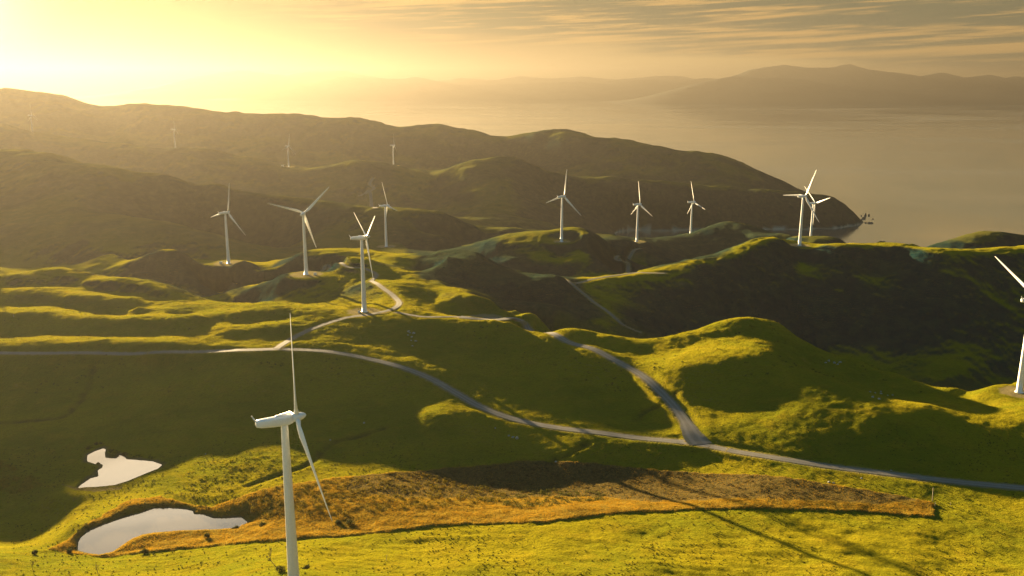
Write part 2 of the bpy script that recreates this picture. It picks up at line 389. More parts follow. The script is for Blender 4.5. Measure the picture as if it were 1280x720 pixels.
# ---------------------------------------------------------------- helpers for objects
def tag(o, label=None, cat=None, group=None, kind=None):
    if label: o['label'] = label
    if cat: o['category'] = cat
    if group: o['group'] = group
    if kind: o['kind'] = kind
    return o
def empty(name, loc, rz=0.0, parent=None):
    o = bpy.data.objects.new(name, None); COL.objects.link(o); o.location = loc; o.rotation_euler = (0, 0, rz); o.empty_display_size = 2
    if parent: o.parent = parent
    return o
def mesh_np(name, V, Fq, mat, smooth=False, parent=None, attrs=None):
    """V (n,3); Fq (m,k) faces of equal size"""
    V = np.asarray(V, dtype=np.float32); Fq = np.asarray(Fq, dtype=np.int32); k = Fq.shape[1]
    me = bpy.data.meshes.new(name)
    me.vertices.add(len(V)); me.vertices.foreach_set('co', V.ravel())
    me.loops.add(Fq.size); me.loops.foreach_set('vertex_index', Fq.ravel())
    me.polygons.add(len(Fq)); me.polygons.foreach_set('loop_start', np.arange(0, Fq.size, k, dtype=np.int32))
    me.polygons.foreach_set('use_smooth', np.full(len(Fq), smooth, dtype=bool))
    for an, data in (attrs or {}).items():
        a = me.attributes.new(an, 'FLOAT', 'POINT'); a.data.foreach_set('value', np.asarray(data, dtype=np.float32).ravel())
    me.update(calc_edges=True); me.validate()
    if mat: me.materials.append(mat)
    o = bpy.data.objects.new(name, me); COL.objects.link(o)
    if parent: o.parent = parent
    return o
def mesh_bm(name, bm, mat, smooth=True, parent=None):
    bmesh.ops.recalc_face_normals(bm, faces=bm.faces)
    me = bpy.data.meshes.new(name); bm.to_mesh(me); bm.free()
    me.polygons.foreach_set('use_smooth', [smooth] * len(me.polygons))
    if mat: me.materials.append(mat)
    o = bpy.data.objects.new(name, me); COL.objects.link(o)
    if parent: o.parent = parent
    return o
def new_mat(name):
    m = bpy.data.materials.new(name); m.use_nodes = True
    return m, m.node_tree, m.node_tree.nodes['Principled BSDF']
def noise(t, scale, detail=4.0, rough=.55, vec=None):
    n = t.nodes.new('ShaderNodeTexNoise'); n.inputs['Scale'].default_value = scale; n.inputs['Detail'].default_value = detail; n.inputs['Roughness'].default_value = rough
    if vec is None:
        g = t.nodes.new('ShaderNodeNewGeometry'); vec = g.outputs['Position']
    t.links.new(vec, n.inputs['Vector']); return n.outputs['Fac']
def attr(t, name):
    a = t.nodes.new('ShaderNodeAttribute'); a.attribute_name = name; return a.outputs['Fac']
def bump(t, h, strength, dist, normal=None):
    b = t.nodes.new('ShaderNodeBump'); b.inputs['Strength'].default_value = strength; b.inputs['Distance'].default_value = dist
    t.links.new(h, b.inputs['Height'])
    if normal is not None: t.links.new(normal, b.inputs['Normal'])
    return b.outputs[0]

# ---------------------------------------------------------------- lattice heights
SS, YY = np.meshgrid(SG, YG); XX = SS * YY
BASE = base_z(XX, YY)
ZZ = BASE.copy()

def poly_world(px):
    return np.array([hit(u, v)[:2] for u, v in px])
def inside(P, x, y):
    r = np.zeros(x.shape, bool); j = len(P) - 1
    for i in range(len(P)):
        xi, yi = P[i]; xj, yj = P[j]
        c = ((yi > y) != (yj > y)) & (x < (xj - xi) * (y - yi) / (yj - yi + 1e-12) + xi)
        r ^= c; j = i
    return r
def dist_line(P, x, y, closed=False):
    Q = np.r_[P, P[:1]] if closed else P
    best = np.full(x.shape, 1e9)
    for a, b in zip(Q[:-1], Q[1:]):
        d = b - a; L2 = (d * d).sum() + 1e-12
        t = np.clip(((x - a[0]) * d[0] + (y - a[1]) * d[1]) / L2, 0, 1)
        best = np.minimum(best, np.hypot(x - a[0] - t * d[0], y - a[1] - t * d[1]))
    return best
def near(P, pad):
    return (XX > P[:, 0].min() - pad) & (XX < P[:, 0].max() + pad) & (YY > P[:, 1].min() - pad) & (YY < P[:, 1].max() + pad)
def signed(P, pad):
    """mask of lattice points near the polygon, and their signed distance (negative inside)"""
    m = near(P, pad); x, y = XX[m], YY[m]
    d = dist_line(P, x, y, True); d[inside(P, x, y)] *= -1
    return m, d
def catmull(P, n=8, closed=False):
    P = np.asarray(P, float); out = []
    K = len(P); rng = range(K if closed else K - 1)
    for i in rng:
        g = lambda k: P[k % K] if closed else P[min(max(k, 0), K - 1)]
        p0, p1, p2, p3 = g(i - 1), g(i), g(i + 1), g(i + 2)
        for t in np.arange(n) / n:
            out.append(.5 * (2 * p1 + (p2 - p0) * t + (2 * p0 - 5 * p1 + 4 * p2 - p3) * t * t + (3 * p1 - p0 - 3 * p2 + p3) * t ** 3))
    if not closed: out.append(P[-1])
    return np.array(out)

# the unmown strip round the lower pond
STRIP_PX = [(1168, 628), (1080, 612), (1000, 600), (950, 594), (860, 590), (740, 578), (650, 577), (560, 585), (480, 592), (420, 598), (350, 608), (300, 622), (265, 634),
            (235, 630), (200, 622), (165, 626), (120, 650), (60, 688), (105, 693), (150, 694), (200, 690), (260, 683), (330, 677), (400, 672), (470, 668), (540, 658), (600, 655),
            (680, 654), (740, 645), (800, 640), (880, 637), (1000, 638), (1080, 640), (1168, 647)]
STRIP = poly_world(STRIP_PX)
POND1_PX = [(128.9, 560.4), (132.9, 561.8), (131, 566), (132, 572), (137.8, 573), (145.5, 573), (149, 569), (155.5, 570), (158, 574), (171, 575), (191, 576.7), (203, 581), (198, 585.5),
            (184, 591), (160, 601), (144, 606), (127, 608), (107, 609), (97, 610), (102, 605.5), (113, 598), (123, 595.5), (122, 588), (128, 584.5), (128, 580.4), (119, 580), (109, 576.7),
            (109, 569), (119, 564)]
POND2_PX = [(97.8, 678), (101, 672), (111, 664), (131, 655.5), (153, 648), (180, 640), (193, 635.5), (211, 635), (233, 637), (241, 639), (243, 643), (253, 643), (267, 648), (282, 648),
            (302, 646.7), (310, 653), (295.5, 660), (260, 662), (231, 662.7), (193, 665.5), (178, 668), (164, 674), (149, 684), (140, 690), (124, 693), (111, 691.5), (97, 688)]
PZ1, PZ2 = 230.5, 236.2
P1 = np.array([at_height(u, v, PZ1)[:2] for u, v in POND1_PX]); P2 = np.array([at_height(u, v, PZ2)[:2] for u, v in POND2_PX])

# broken ground: broad swells, gullies on the far hills, small hummocks nearby
far = sstep(900, 2200, YY)
ZZ += fbm(XX, YY, 90, 4, 11) * (1.1 + 5.5 * far)
gul = fbm(XX + 90 * gnoise(XX / 300, YY / 300, 5), YY * .75, 420, 5, 23, .5, True)
ZZ += (gul - .2) * 17 * far * sstep(5, 60, BASE)
mid = sstep(780, 900, YY) * (1 - sstep(1500, 2000, YY))
steep = np.hypot(np.gradient(BASE, axis=0) / np.gradient(YY, axis=0), np.gradient(BASE, axis=1) / np.gradient(XX, axis=1))
ZZ += (fbm(XX, YY * .7, 70, 5, 31, .55, True) - .15) * 3 * sstep(.12, .3, steep) * mid
nearm = 1 - sstep(700, 1400, YY)
ZZ += (fbm(XX, YY, 22, 3, 41) * .55 + fbm(XX, YY, 6, 2, 43) * .22) * nearm
ZZ += fbm(XX, YY * 1.3, 38, 3, 44) * 1.5 * (1 - sstep(375, 430, YY))
band_ = sstep(600, 720, YY) * (1 - sstep(1100, 1300, YY))
ZZ += fbm(XX, YY * .8, 85, 2, 48) * 2.0 * sstep(690, 740, YY) * (1 - sstep(900, 980, YY)) * sstep(150, 240, -XX)
ZZ += fbm(XX, YY, 48, 3, 49) * 1.3 * sstep(540, 600, YY) * (1 - sstep(700, 760, YY)) * sstep(60, 110, XX)
ZZ += (fbm(XX + 12 * gnoise(XX / 60, YY / 60, 45), YY, 34, 4, 46, .55) * 1.5 + .5 * fbm(XX, YY, 12, 3, 47)) * band_
# sheep terraces on the foreground rise
ZZ += .07 * np.sin((BASE + 1.2 * gnoise(XX / 35, YY / 35, 77)) * 4.2) * sstep(.1, .16, steep) * (1 - sstep(380, 430, YY))

m, d = signed(STRIP, 25)
dj = d + 1.2 * gnoise(XX[m] / 5, YY[m] / 5, 51) + .6 * gnoise(XX[m] / 1.9, YY[m] / 1.9, 52)
DRY = np.zeros_like(ZZ); DRY[m] = 1 - sstep(-.8, .8, dj)
ZZ[m] += .7 * (1 - sstep(-1.0, .5, dj))
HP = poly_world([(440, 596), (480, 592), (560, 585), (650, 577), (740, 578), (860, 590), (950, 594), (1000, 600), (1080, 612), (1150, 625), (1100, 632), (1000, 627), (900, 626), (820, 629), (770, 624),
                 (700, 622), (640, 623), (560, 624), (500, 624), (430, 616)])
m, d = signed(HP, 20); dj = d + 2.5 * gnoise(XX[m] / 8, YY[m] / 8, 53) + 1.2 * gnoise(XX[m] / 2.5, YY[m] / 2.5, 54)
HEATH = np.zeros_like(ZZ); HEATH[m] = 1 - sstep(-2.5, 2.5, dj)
# field drains and dark creeks
CREEKS = [[(118, 455), (112, 480), (98, 505), (80, 520), (45, 526), (0, 528)], [(480, 535), (450, 545), (420, 552), (400, 566), (385, 580), (350, 592), (310, 606)],
          [(735, 552), (715, 565), (697, 572), (692, 582)], [(845, 490), (832, 505), (812, 512), (795, 525)]]
WET = np.zeros_like(ZZ)
for c in CREEKS:
    P = catmull(poly_world(c), 5); mm = near(P, 14); dd = dist_line(P, XX[mm], YY[mm])
    gw = .35 + .65 * sstep(-.3, .4, gnoise(XX[mm] / 9, YY[mm] / 9, 57)); ZZ[mm] -= 1.1 * np.exp(-(dd / 2.2) ** 2); WET[mm] = np.maximum(WET[mm], .75 * gw * np.exp(-(dd / (1.4 + 1.6 * gw)) ** 2))
# ponds
MUD = np.zeros_like(ZZ)
for P, pz in ((P1, PZ1), (P2, PZ2)):
    m, d = signed(P, 30)
    dj = d + .5 * gnoise(XX[m] / 2.5, YY[m] / 2.5, 61)
    bank = pz + .12 + np.minimum(np.maximum(dj, 0) * .22, 6.0)
    out = np.maximum(np.minimum(ZZ[m], pz + .10 + np.maximum(d, 0) * .30), pz + .06 + np.minimum(np.maximum(d, 0) * .05, .6))
    k = sstep(0, 22, d)
    out = out * (1 - k) + ZZ[m] * k
    ZZ[m] = np.where(d < 0, np.maximum(pz - 1.2, pz + d * .5), out)
    MUD[m] = np.maximum(MUD[m], 1 - sstep(.3, 2.0 + (1.8 if pz == PZ1 else 0), dj + 1.2 * gnoise(XX[m] / 6, YY[m] / 6, 62)))
RIM = poly_world([(78, 607), (95, 612), (118, 614), (150, 612), (153, 608.5), (128, 610), (97, 611)])
m, d = signed(RIM, 6); MUD[m] = np.maximum(MUD[m], 1.4 * (1 - sstep(-.3, .6, d + .5 * gnoise(XX[m] / 2, YY[m] / 2, 63))))

def z_at(x, y):
    """height of the finished lattice"""
    x = np.asarray(x, float); y = np.asarray(y, float); s = x / y
    j = np.clip(np.searchsorted(SG, s) - 1, 0, len(SG) - 2); i = np.clip(np.searchsorted(YG, y) - 1, 0, len(YG) - 2)
    a = (s - SG[j]) / (SG[j + 1] - SG[j]); b = (y - YG[i]) / (YG[i + 1] - YG[i])
    return (ZZ[i, j] * (1 - a) + ZZ[i, j + 1] * a) * (1 - b) + (ZZ[i + 1, j] * (1 - a) + ZZ[i + 1, j + 1] * a) * b

# roads: cut and fill to a level bench, then a gravel ribbon
BARE = np.zeros_like(ZZ)
ROADS = {
    'gravel_road': (6.4, [(-160, 442), (0, 441), (100, 440.5), (200, 439), (300, 437), (350, 436), (400, 438), (450, 446), (500, 458), (540, 474), (570, 491), (600, 508), (640, 523), (700, 535),
                          (760, 542), (830, 550), (880, 556.5), (930, 566), (1000, 577), (1080, 588), (1160, 598), (1280, 610), (1400, 622)]),
    'side_road': (7.2, [(575, 396), (600, 397.5), (628, 400), (655, 404), (700, 421), (737, 434), (767, 449), (797, 466), (822, 486), (842, 507), (856, 526), (866, 543), (876, 556)]),
    'knoll_road': (5.2, [(345, 436), (368, 422), (400, 407), (430, 398), (462, 393), (490, 386), (499, 379), (492, 370), (476, 358), (464, 351)]),
    'loop_track': (4.0, [(464, 351), (470, 343), (455, 335), (430, 331), (412, 332), (404, 338), (400, 343)]),
    'pad_track': (3.6, [(650, 403), (610, 397), (570, 395), (530, 396), (495, 390)]),
    'saddle_track': (4.6, [(719, 354), (740, 349), (756, 346), (790, 341.5), (812, 341), (831, 341.5)]),
    'slope_track': (2.8, [(700, 347), (722, 361), (752, 384), (775, 402), (800, 417)]),
    'spur_track': (5.0, [(790, 341), (785, 334), (780, 328), (770, 322), (790, 316), (800, 311)]),
    'hill_track': (9.0, [(467, 222), (462, 230), (467, 236), (449, 246), (456, 243), (464, 251), (469, 260)]),
}
RIBBONS = {}
for name, (wd, px) in ROADS.items():
    W3 = np.array([hit(u, v) for u, v in px])
    C2 = catmull(W3[:, :2], 14)
    seg = np.r_[0, np.cumsum(np.hypot(*np.diff(C2, axis=0).T))]
    n = max(8, int(seg[-1] / 2.2)); tt = np.linspace(0, seg[-1], n)
    C2 = np.c_[np.interp(tt, seg, C2[:, 0]), np.interp(tt, seg, C2[:, 1])]
    zc = base_z(C2[:, 0], C2[:, 1])
    kk = 9; ker = np.hanning(2 * kk + 3)[1:-1]; ker /= ker.sum()
    zc = np.convolve(np.pad(zc, kk, mode='edge'), ker, 'valid')
    RIBBONS[name] = (wd, C2, zc)
    CH = 16
    for a in range(0, n - 1, CH):
        P = C2[a:a + CH + 1]; zz = zc[a:a + CH + 1]
        pad = wd * .5 + 9
        i0, i1 = np.searchsorted(YG, P[:, 1].min() - pad), np.searchsorted(YG, P[:, 1].max() + pad)
        if i1 <= i0: continue
        sl = slice(i0, i1); X, Y = XX[sl], YY[sl]
        mm = (X > P[:, 0].min() - pad) & (X < P[:, 0].max() + pad)
        if not mm.any(): continue
        x, y = X[mm], Y[mm]
        d2 = (x[:, None] - P[:, 0]) ** 2 + (y[:, None] - P[:, 1]) ** 2
        k = d2.argmin(1); d = np.sqrt(d2[np.arange(len(k)), k])
        w = 1 - sstep(wd * .5 + .8, wd * .5 + 7, d)
        Zs = ZZ[sl]; Zs[mm] = Zs[mm] * (1 - w) + (zz[k] - .12) * w; ZZ[sl] = Zs
        Bs = BARE[sl]; Bs[mm] = np.maximum(Bs[mm], 1 - sstep(wd * .5 + .2, wd * .5 + 2.2, d + .9 * gnoise(x / 3, y / 3, 71))); BARE[sl] = Bs

# turbine sites (surveyed) and their level gravel pads
SITES = [  # name key, x, y, z, yaw, rotor phase, tilt, pad radius
    ('A', -80.4, 295.0, 267.5, 27.5, 109.0, 4, 0), ('B', -132.3, 771.0, 251.2, 25, 65, 5, 15), ('C', -226.5, 956.8, 245.6, 90, 75, 5, 18), ('D', -373.8, 1149.5, 219.5, 55, 105, 5, 20),
    ('E', -206.8, 1440.0, 189.5, 28, 25, 5, 16), ('F', 73.8, 1303.4, 221.4, 45, 110, 5, 12), ('G', 224.3, 1573.9, 174.0, 25, 5, 5, 16), ('H', 363.6, 1785.6, 150.7, 20, 15, 5, 16),
    ('I', 393.3, 1196.5, 235.0, 30, 95, 5, 14), ('J', 530.8, 1558.2, 178.2, 20, 50, 5, 16), ('K', 356.3, 591.6, 239.1, 25, 55, 5, 13), ('L', -396.4, 2989.0, 183.8, 0, 5, 5, 20),
    ('M', -731.9, 2926.8, 185.1, -25, 15, 5, 20)]
p_ = at_dist(219.2, 185.2, 3250); SITES.append(('N', p_[0], p_[1], p_[2], 5, 4, 5, 20))
p_ = at_dist(41.0, 167.5, 3300); SITES.append(('O', p_[0], p_[1], p_[2], 0, 2, 5, 20))
p_ = at_dist(-26, 338, 1120); SITES.append(('P', p_[0], p_[1], p_[2], 60, 0, 5, 18))
hp = hit(606, 398)
SITES_PADS = SITES + [('pad', hp[0], hp[1], hp[2], 0, 0, 0, 17)]
for key, x, y, z, yaw, ph, tl, pr in SITES_PADS:
    r = max(pr, 6)
    mm = (np.abs(XX - x) < r + 32) & (np.abs(YY - y) < r + 32)
    d = np.hypot(XX[mm] - x, YY[mm] - y) + 1.5 * gnoise(XX[mm] / 9, YY[mm] / 9, 81)
    w = 1 - sstep(r, r + 22, d)
    ZZ[mm] = ZZ[mm] * (1 - w) + (z - .05) * w
    if pr: BARE[mm] = np.maximum(BARE[mm], 1 - sstep(r - 2, r + 1.5, d + 2 * gnoise(XX[mm] / 5, YY[mm] / 5, 82)))
ZZ = np.maximum(ZZ, -5.0)
BEACH = sstep(1500, 2200, YY) * (1 - sstep(.8, 4.0, ZZ))
# bush cover on steep shaded ground, pasture on the shoulders, painted shade in the polygons
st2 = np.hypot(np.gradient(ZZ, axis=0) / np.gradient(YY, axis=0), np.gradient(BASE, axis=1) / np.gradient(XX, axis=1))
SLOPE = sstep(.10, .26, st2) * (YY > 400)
BUSH_SHADE = sstep(.16, .40, st2 + .12 * fbm(XX, YY, 120, 4, 91)) * sstep(780, 900, YY)
BUSH_SHADE = np.maximum(BUSH_SHADE, sstep(1300, 2000, YY) * sstep(-.15, .25, fbm(XX, YY, 240, 4, 93)) * .8)

BUSH_SHADE = np.maximum(BUSH_SHADE, sstep(1150, 1500, YY) * (.62 + .3 * sstep(-.2, .3, fbm(XX, YY, 160, 4, 98))))
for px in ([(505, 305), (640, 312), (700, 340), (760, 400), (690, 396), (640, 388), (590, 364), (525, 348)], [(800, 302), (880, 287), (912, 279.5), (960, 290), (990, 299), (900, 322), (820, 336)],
           [(1040, 312), (1130, 311), (1180, 322), (1120, 345), (1050, 335)]):  # slopes darkened with bush colour to stand in for shade
    P = poly_world(px); m, d = signed(P, 40); BUSH_SHADE[m] = np.maximum(BUSH_SHADE[m], .92 * (1 - sstep(-6, 10, d + 9 * gnoise(XX[m] / 25, YY[m] / 25, 97))))
BUSH_SHADE *= 1 - .9 * np.minimum(1, BARE)

# ---------------------------------------------------------------- ground material and sheet
gm, t, pb = new_mat('pasture')
big = noise(t, .012, 4, .6); medn = noise(t, .07, 5, .6); fine = noise(t, .55, 4, .65); tuft = noise(t, 1.7, 2, .6)
c = MIXC(t, SMOOTH(t, big, .38, .62), (.070, .092, .006), (.138, .126, .006))
c = MIXC(t, MATH(t, 'MULTIPLY', SMOOTH(t, medn, .45, .7), .6), c, (.160, .120, .008))
c = MIXC(t, MATH(t, 'MULTIPLY', SMOOTH(t, fine, .50, .68), .55), c, (.045, .055, .006))
c = MIXC(t, attr(t, 'bush'), c, MIXC(t, SMOOTH(t, medn, .4, .65), (.008, .029, .030), (.024, .046, .032)))  # bush tone, which also carries the shade painted on the polygon slopes
dryc = MIXC(t, SMOOTH(t, noise(t, .12, 4), .4, .65), (.21, .132, .020), (.11, .080, .022))
dryc = MIXC(t, MATH(t, 'MULTIPLY', SMOOTH(t, fine, .5, .7), .5), dryc, (.085, .055, .014))
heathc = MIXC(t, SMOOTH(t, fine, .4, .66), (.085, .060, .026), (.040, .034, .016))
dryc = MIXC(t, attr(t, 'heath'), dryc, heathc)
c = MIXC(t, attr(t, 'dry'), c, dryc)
# stock tracks following the contours, and a few bare slips
g3 = t.nodes.new('ShaderNodeNewGeometry'); sp3 = t.nodes.new('ShaderNodeSeparateXYZ'); t.links.new(g3.outputs['Position'], sp3.inputs[0])
zz_ = MATH(t, 'ADD', MATH(t, 'MULTIPLY', sp3.outputs[2], .62), MATH(t, 'MULTIPLY', medn, 5.0))
trk = SMOOTH(t, MATH(t, 'ABSOLUTE', MATH(t, 'SUBTRACT', MATH(t, 'FRACT', zz_), .5)), .44, .5)
trk = MATH(t, 'MULTIPLY', trk, MATH(t, 'MULTIPLY', SMOOTH(t, big, .48, .62), attr(t, 'slope')))
c = MIXC(t, MATH(t, 'MULTIPLY', trk, .7), c, (.135, .105, .045))
slip = MATH(t, 'MULTIPLY', SMOOTH(t, noise(t, .035, 5, .7), .66, .72), attr(t, 'slope'))
c = MIXC(t, MATH(t, 'MULTIPLY', slip, .35), c, (.17, .13, .075))
c = MIXC(t, attr(t, 'wet'), c, (.022, .026, .012))
c = MIXC(t, attr(t, 'bare'), c, MIXC(t, fine, (.165, .14, .10), (.11, .095, .065)))
c = MIXC(t, MATH(t, 'MINIMUM', attr(t, 'mud'), 1.0), c, MIXC(t, fine, (.035, .030, .018), (.10, .088, .065)))
c = MIXC(t, attr(t, 'beach'), c, (.34, .30, .22))
t.links.new(c, pb.inputs['Base Color']); pb.inputs['Roughness'].default_value = .95; pb.inputs['Specular IOR Level'].default_value = 0
t.links.new(MATH(t, 'MULTIPLY', MATH(t, 'SUBTRACT', 1.0, MATH(t, 'MAXIMUM', attr(t, 'bush'), MATH(t, 'MULTIPLY', attr(t, 'heath'), .6))), .5), pb.inputs['Sheen Weight']); pb.inputs['Sheen Roughness'].default_value = .6
t.links.new(MIXC(t, .5, c, (.62, .50, .02)), pb.inputs['Sheen Tint'])
nb = bump(t, tuft, 1.0, .8); nb = bump(t, fine, .8, 1.5, nb)
nb2 = bump(t, medn, .5, 4.0, nb)
t.links.new(nb2, pb.inputs['Normal'])
nr, nc = ZZ.shape
idx = np.arange(nr * nc).reshape(nr, nc)
quads = np.stack([idx[:-1, :-1], idx[:-1, 1:], idx[1:, 1:], idx[1:, :-1]], -1).reshape(-1, 4)
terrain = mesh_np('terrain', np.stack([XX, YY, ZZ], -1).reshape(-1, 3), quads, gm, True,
                  attrs={'heath': HEATH, 'slope': SLOPE, 'dry': DRY, 'wet': WET, 'bare': BARE, 'mud': MUD, 'bush': BUSH_SHADE, 'beach': BEACH})
tag(terrain, kind='structure')

# gravel ribbons
rm, t, pb = new_mat('gravel')
ac = attr(t, 'across'); fine = noise(t, 1.2, 4, .7); med = noise(t, .15, 3)
wheel = MATH(t, 'ABSOLUTE', MATH(t, 'SUBTRACT', MATH(t, 'ABSOLUTE', ac), .45))
c = MIXC(t, SMOOTH(t, wheel, .05, .3), (.15, .14, .12), (.105, .098, .08))
c = MIXC(t, MATH(t, 'MULTIPLY', SMOOTH(t, fine, .45, .7), .5), c, (.10, .092, .07))
c = MIXC(t, MATH(t, 'MULTIPLY', SMOOTH(t, med, .5, .7), .4), c, (.20, .178, .135))
c = MIXC(t, SMOOTH(t, MATH(t, 'ABSOLUTE', ac), .8, 1.0), c, (.12, .11, .06))
crown_ = MATH(t, 'MULTIPLY', MATH(t, 'MULTIPLY', attr(t, 'minor'), SMOOTH(t, MATH(t, 'ABSOLUTE', ac), .32, .12)), SMOOTH(t, fine, .35, .55))
c = MIXC(t, MATH(t, 'MULTIPLY', crown_, .8), c, (.085, .085, .02))
c = MIXC(t, MATH(t, 'MULTIPLY', MATH(t, 'MULTIPLY', SMOOTH(t, MATH(t, 'ABSOLUTE', ac), .5, .95), SMOOTH(t, noise(t, .35, 4, .7), .45, .6)), .85), c, (.075, .080, .015))
c = MIXC(t, MATH(t, 'MULTIPLY', attr(t, 'minor'), .4), c, (.075, .070, .035))
t.links.new(c, pb.inputs['Base Color']); pb.inputs['Roughness'].default_value = .75
t.links.new(bump(t, fine, .4, .1), pb.inputs['Normal'])
for ri, (name, (wd, C2, zc)) in enumerate(RIBBONS.items()):
    tg = np.gradient(C2, axis=0); tg /= np.linalg.norm(tg, axis=1)[:, None]; nrm = np.c_[-tg[:, 1], tg[:, 0]]
    acr = np.linspace(-1, 1, 7); n = len(C2)
    jit = 1 + .10 * gnoise(np.arange(n) / 4.0, np.zeros(n) + ri * 9.1, 5)[:, None] * np.abs(acr)
    half = wd * .5
    if name == 'side_road':       # flares into the junction
        half = half * (1 + 1.1 * sstep(.88, 1.0, np.linspace(0, 1, n)))[:, None]
    off = acr[None] * half * jit
    X = C2[:, 0:1] + nrm[:, 0:1] * off; Y = C2[:, 1:2] + nrm[:, 1:2] * off
    crown = .02 + .004 * ri - .03 * np.abs(acr)
    Z = np.maximum(zc[:, None] + crown, z_at(X, Y) + .012 + .004 * ri)
    id2 = np.arange(n * 7).reshape(n, 7)
    q = np.stack([id2[:-1, :-1], id2[1:, :-1], id2[1:, 1:], id2[:-1, 1:]], -1).reshape(-1, 4)
    o = mesh_np(name, np.stack([X, Y, Z], -1).reshape(-1, 3), q[:, ::-1], rm, True, attrs={'across': np.broadcast_to(acr, (n, 7)), 'minor': np.full(n * 7, 0.0 if name in ('gravel_road', 'side_road') else 1.0)})
    tag(o, kind='structure')

# ---------------------------------------------------------------- water
wm, t, pb = new_mat('sea_water')
pb.inputs['Base Color'].default_value = (.78, .82, .78, 1); pb.inputs['IOR'].default_value = 2.3; pb.inputs['Metallic'].default_value = .95
g = t.nodes.new('ShaderNodeNewGeometry'); mp = t.nodes.new('ShaderNodeMapping'); mp.inputs['Scale'].default_value = (.35, 1, 1); t.links.new(g.outputs['Position'], mp.inputs['Vector'])
w1 = noise(t, .05, 5, .65, mp.outputs[0]); w2 = noise(t, .0012, 4, .6, mp.outputs[0])
t.links.new(MATH(t, 'ADD', .07, MATH(t, 'MULTIPLY', SMOOTH(t, w2, .35, .7), .12)), pb.inputs['Roughness'])
t.links.new(bump(t, w1, .04, 1.0), pb.inputs['Normal'])
ys = np.r_[1500, 3000, 6000, 12000, 24000, 36500]; xs = np.linspace(-30000, 30000, 9)
gx, gy = np.meshgrid(xs, ys); id2 = np.arange(gx.size).reshape(gx.shape)
q = np.stack([id2[:-1, :-1], id2[:-1, 1:], id2[1:, 1:], id2[1:, :-1]], -1).reshape(-1, 4)
tag(mesh_np('sea', np.stack([gx, gy, np.zeros_like(gx)], -1).reshape(-1, 3), q, wm), kind='structure')

pm, t, pb = new_mat('pond_water')
pb.inputs['Base Color'].default_value = (.11, .09, .06, 1); pb.inputs['Roughness'].default_value = .03; pb.inputs['IOR'].default_value = 2.4
pb.inputs['Specular IOR Level'].default_value = 1.0
for P, pz in ((P1, PZ1), (P2, PZ2)):
    bm = bmesh.new()
    cen = P.mean(0)
    ring = P[:-1] if np.allclose(P[0], P[-1]) else P
    # widen a little so that the bank, not the sheet, makes the shoreline
    nx = np.roll(ring, -1, 0) - np.roll(ring, 1, 0); nn = np.c_[nx[:, 1], -nx[:, 0]]; nn /= np.linalg.norm(nn, axis=1)[:, None]
    area = .5 * np.sum(ring[:, 0] * np.roll(ring[:, 1], -1) - np.roll(ring[:, 0], -1) * ring[:, 1])
    ring = ring + nn * (np.sign(area) * .25)
    f = bm.faces.new([bm.verts.new((a, b, pz)) for a, b in ring]); bmesh.ops.triangulate(bm, faces=[f])
    bmesh.ops.recalc_face_normals(bm, faces=bm.faces)
    o = mesh_bm('pond', bm, pm, False); tag(o, kind='structure')
    if o.data.polygons[0].normal.z < 0: o.data.flip_normals()

# ---------------------------------------------------------------- mountains across the strait
hm, t, pb = new_mat('far_hills')
c = MIXC(t, SMOOTH(t, noise(t, .0006, 5), .4, .62), (.025, .042, .036), (.045, .062, .048))
t.links.new(c, pb.inputs['Base Color']); pb.inputs['Roughness'].default_value = .95; pb.inputs['Specular IOR Level'].default_value = .1
def mountains(D, px, depth, seed, rough=1.0):
    u = np.array([q[0] for q in px], float); v = np.array([q[1] for q in px], float)
    W3 = np.array([at_dist(a, b, D) for a, b in px])
    n = 420; xs = np.linspace(W3[0, 0], W3[-1, 0], n); top = np.interp(xs, W3[:, 0], W3[:, 2])
    ker = np.hanning(9)[1:-1]; ker /= ker.sum(); top = np.convolve(np.pad(top, 3, mode='edge'), ker, 'valid')
    top = top + rough * 60 * fbm(xs, xs * 0 + seed * 500, 1500, 5, seed, .55)
    m_ = 70; ts = np.linspace(-1, 1, m_)
    X = np.broadcast_to(xs, (m_, n)); T = ts[:, None]
    prof = np.where(T < 0, np.clip(1 + T, 0, 1) ** 1.15, np.clip(1 - T, 0, 1))
    rid = fbm(X, D + T * depth + 0 * X, 2300, 5, seed + 3, .55, True)
    Z = top * prof * (1 + .45 * rid * (1 - prof) ** .6) - 4 * (prof < .02)
    Z = np.where(np.abs(T) < 1e-6, top, Z)
    endf = sstep(0, .22, np.linspace(0, 1, n)) ** .6 * sstep(0, .05, 1 - np.linspace(0, 1, n))
    Z = np.maximum(Z * (.02 + .98 * endf), -4)
    Y = D + T * depth + 0 * X
    id2 = np.arange(m_ * n).reshape(m_, n)
    q = np.stack([id2[:-1, :-1], id2[:-1, 1:], id2[1:, 1:], id2[1:, :-1]], -1).reshape(-1, 4)
    tag(mesh_np('hills', np.stack([X, Y, Z], -1).reshape(-1, 3), q, hm, True), kind='structure')
mountains(25500, [(790, 112), (840, 104), (875, 96), (900, 94), (924, 91), (942, 85.5), (980, 82), (1010, 85), (1040, 84), (1059, 81), (1085, 87), (1122, 91), (1149, 96), (1179, 91), (1205, 97), (1235, 93),
                  (1254, 98), (1269, 96), (1300, 99), (1400, 95), (1550, 104)], 2600, 3)
mountains(22300, [(760, 116), (800, 108), (849, 101), (880, 98), (912, 95), (950, 98), (987, 98), (1010, 101), (1040, 108), (1100, 113), (1180, 112), (1280, 114), (1400, 110), (1560, 117)], 2000, 5, .6)
